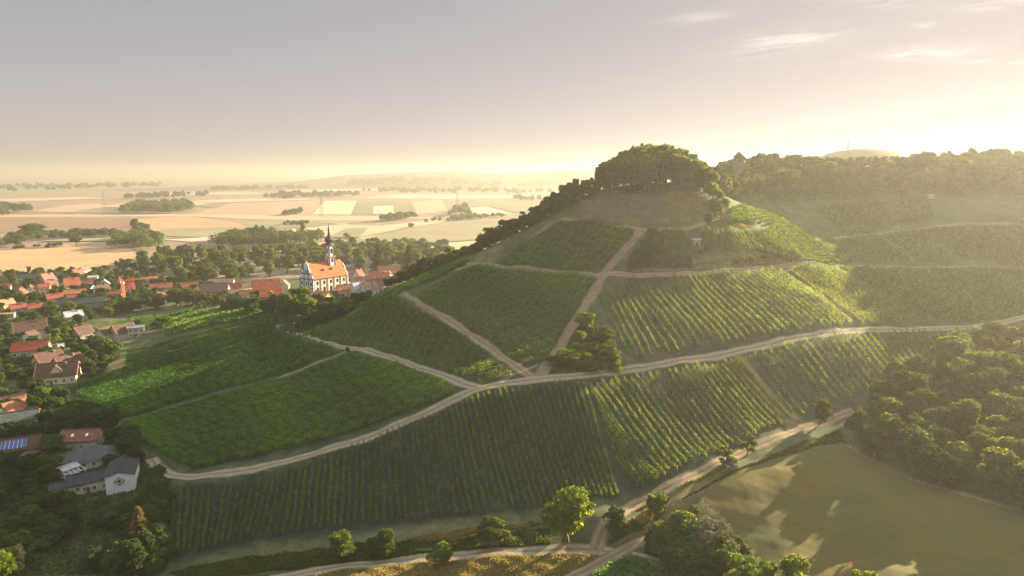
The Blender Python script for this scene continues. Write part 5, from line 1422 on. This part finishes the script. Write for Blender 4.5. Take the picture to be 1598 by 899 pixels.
# ------------------------------------------------------------------ gardens of the village, after the houses
def clear_of_houses(x, y, h, w, tol=.42):
    z = float(H(x, y)); cx, cy = project(x, y, z + h * .55); m = F / y
    x0, x1, y0, y1 = cx - w * m * .42, cx + w * m * .42, cy - h * m * .42, cy + h * m * .45
    for bx0, by0, bx1, by1, bd, hx, hr in BOXES:
        if (x - hx) ** 2 + (y - bd) ** 2 < (hr + w * .28) ** 2: return False
        if y < bd + 2:
            ix, iy = min(x1, bx1) - max(x0, bx0), min(y1, by1) - max(y0, by0)
            if ix > 0 and iy > 0 and ix * iy > (tol if by1 < 640 else .08) * (bx1 - bx0) * (by1 - by0): return False
    return bool(off_track(np.array([[x, y]]), w * .3)[0])
n3 = grove([(-10, 432), (60, 424), (130, 424), (205, 408), (270, 440), (330, 452), (440, 464), (452, 494), (330, 476), (240, 478), (150, 500), (110, 520), (105, 535), (150, 538), (195, 545), (160, 590), (100, 600), (80, 625), (-20, 640)],
           6.3, ['village', 'village_dark', 'village_dark', 'village', 'bush_dark'], (4.5, 9), (5.5, 9.5), 'garden_tree', 'leafy tree in the gardens between the village houses', 'trees of the village gardens', np.random.default_rng(41), keep=clear_of_houses, limit=280)
n3b = grove([(-10, 440), (60, 432), (205, 425), (270, 450), (330, 456), (440, 468), (445, 490), (330, 476), (240, 478), (150, 500), (110, 520), (105, 535), (150, 538), (195, 545), (160, 590), (100, 600), (80, 625), (-20, 640)],
           4.0, ['bush_dark', 'bush', 'village_dark', 'bush_fresh'], (2.2, 4.5), (3.5, 6.0), 'garden_shrub', 'shrub in the gardens between the village houses', 'shrubs of the village gardens', np.random.default_rng(47),
            keep=lambda x, y, h, w: clear_of_houses(x, y, h, w, .5) and all((x - t[0]) ** 2 + (y - t[1]) ** 2 > (t[2] * .7) ** 2 for t in TREES), cat='shrub', limit=280)
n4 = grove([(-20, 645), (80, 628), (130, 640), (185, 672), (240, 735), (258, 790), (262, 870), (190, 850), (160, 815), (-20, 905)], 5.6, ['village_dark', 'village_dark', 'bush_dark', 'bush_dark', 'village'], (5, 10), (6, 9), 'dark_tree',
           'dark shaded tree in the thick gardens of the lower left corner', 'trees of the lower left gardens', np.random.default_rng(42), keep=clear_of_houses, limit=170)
n5 = grove([(205, 412), (262, 400), (400, 396), (480, 394), (560, 388), (700, 398), (690, 412), (620, 420), (560, 424), (450, 430), (340, 446), (270, 442)], 11.5, ['village', 'wood', 'village_dark', 'wood_tall', 'hilltop'], (13, 20), (12, 17), 'parkland_tree',
           'tall tree of the leafy belt behind the village and the church', 'trees of the belt behind the village', np.random.default_rng(43), keep=clear_of_houses, limit=150)
print('trees', n1, n2, n3, n4, n5)
# small swimming pool behind the brown farm group
p = hit1(124, 570); root = empty('swimming_pool', p, R(20)); tag(root, 'small blue swimming pool behind the large brown-roofed house', 'pool')
b = MB(); b.box((0, 0, .1), (8.4, 4.6, .5), colour('stonework', (.5, .45, .4))); b.build('rim', root)
b = MB(); b.box((0, 0, .36), (7.4, 3.6, .06), simple('pool_water', (.05, .25, .42), .1, .05, spec=.6)); b.build('water', root)
# copses far out on the plain, one mass each
def copse(pts, n, h, q, label, name='woodland'):
    w = pxpoly(pts)[:, :2]; lo, hi = w.min(0), w.max(0); rng = np.random.default_rng(int(abs(pts[0][0])) + n)
    p = rng.uniform(lo, hi, (n * 12, 2)); p = p[inside(w, p[:, 0], p[:, 1])][:n]
    hh = h * rng.uniform(.65, 1.15, len(p)); L = np.stack([p[:, 0], p[:, 1], H(p[:, 0], p[:, 1]) + hh * .55, hh * .48], 1)
    V, Fc, T = crown_geom(L, len(p) * 190, q, rng, .1, 1.1)
    tag(link(bpy.data.objects.new(name, mesh_np(name, V, Fc, M['leaf_dark'], T))), label, 'woodland', kind='stuff')
copse([(172, 388), (185, 372), (225, 372), (258, 384), (240, 391)], 60, 17, 2.0, 'dark copse on the plain behind the village crane')
copse([(330, 388), (345, 376), (400, 372), (470, 374), (508, 378), (480, 385), (400, 389)], 110, 17, 2.0, 'dark copse on the plain left of the steeple')
copse([(-20, 389), (30, 374), (48, 368), (50, 378), (20, 388)], 30, 15, 2.0, 'hedge trees beyond the golden field at the left edge')
copse([(48, 376), (50, 368), (190, 366), (190, 371)], 70, 12, 2.0, 'long dark hedge beyond the golden field')
copse([(20, 388), (100, 383), (100, 385), (25, 390)], 24, 5, 1.3, 'low dark hedge on the edge of the golden field')
copse([(190, 334), (205, 325), (290, 320), (300, 328), (280, 334)], 110, 22, 4.5, 'distant wood among the fields of the plain')
copse([(-60, 336), (0, 325), (50, 331), (0, 338)], 60, 20, 4.5, 'distant wood at the left edge of the plain')
copse([(590, 346), (620, 340), (650, 338), (650, 341), (600, 347)], 30, 14, 3, 'thin line of trees on the plain before the distant vineyard mound')
copse([(655, 350), (690, 342), (780, 338), (790, 340), (700, 346)], 40, 10, 2.4, 'hedge along the rim of the distant vineyard mound')
copse([(440, 336), (470, 332), (470, 334), (445, 337)], 20, 12, 3, 'small clump of trees on the pink field')
copse([(205, 352), (212, 346), (236, 360), (232, 362)], 26, 8, 2.2, 'short hedge across the orange fields')
copse([(410, 310), (440, 305), (560, 304), (560, 307), (440, 312)], 60, 22, 5, 'dark treeline in the middle distance of the plain')
copse([(440, 350), (480, 349), (480, 351), (445, 352)], 24, 7, 2, 'low hedge on the pale green field')
copse([(410, 396), (480, 390), (700, 383), (705, 390), (560, 394), (480, 398)], 60, 12, 1.6, 'tree belt at the far side of the village')

for pts, n, h, q, lab in [
    ([(540, 286), (700, 283), (900, 283), (900, 287), (700, 289), (540, 290)], 110, 26, 9, 'long hazy forest band near the horizon in the middle of the photo'),
    ([(560, 299), (640, 297), (740, 298), (860, 300), (860, 303), (640, 303)], 90, 22, 6, 'hazy wood along the plain below the horizon band'),
    ([(-60, 296), (60, 291), (250, 288), (250, 292), (60, 298), (-60, 303)], 110, 26, 8, 'long bluish wood near the horizon at the left edge'),
    ([(180, 312), (240, 306), (330, 304), (330, 307), (240, 311)], 50, 20, 5, 'thin hazy treeline between the far fields'),
    ([(330, 296), (480, 293), (480, 295), (330, 299)], 60, 22, 6, 'distant hedge strip left of the steeple near the horizon'),
    ([(700, 338), (712, 328), (728, 326), (735, 338)], 20, 18, 3, 'small hazy tree clump on the pale field right of the steeple'),
    ([(800, 312), (880, 308), (940, 309), (940, 314), (860, 316)], 60, 18, 5, 'hazy wood on the plain beside the hill skyline')]:
    copse(pts, n, h, q, lab)

# ------------------------------------------------------------------ the evening haze: one closed box of even air
hm, hnt, hout = nodes('haze_air')
pv = N(hnt, 'ShaderNodeVolumePrincipled')
pv.inputs['Color'].default_value = (0.47, 0.445, 0.38, 1)
pv.inputs['Density'].default_value = HAZE_DENSITY
pv.inputs['Anisotropy'].default_value = HAZE_ANISO
hnt.links.new(pv.outputs[0], hout.inputs['Volume'])
hb = MB()
zb, zt = float(GZ.min()) - 1.0, HAZE_TOP
hb.box((0, 7500, (zb + zt) / 2), (29000, 16800, zt - zb), hm)
tag(hb.build('haze'), 'pale warm evening haze filling the valley', 'haze', kind='stuff')
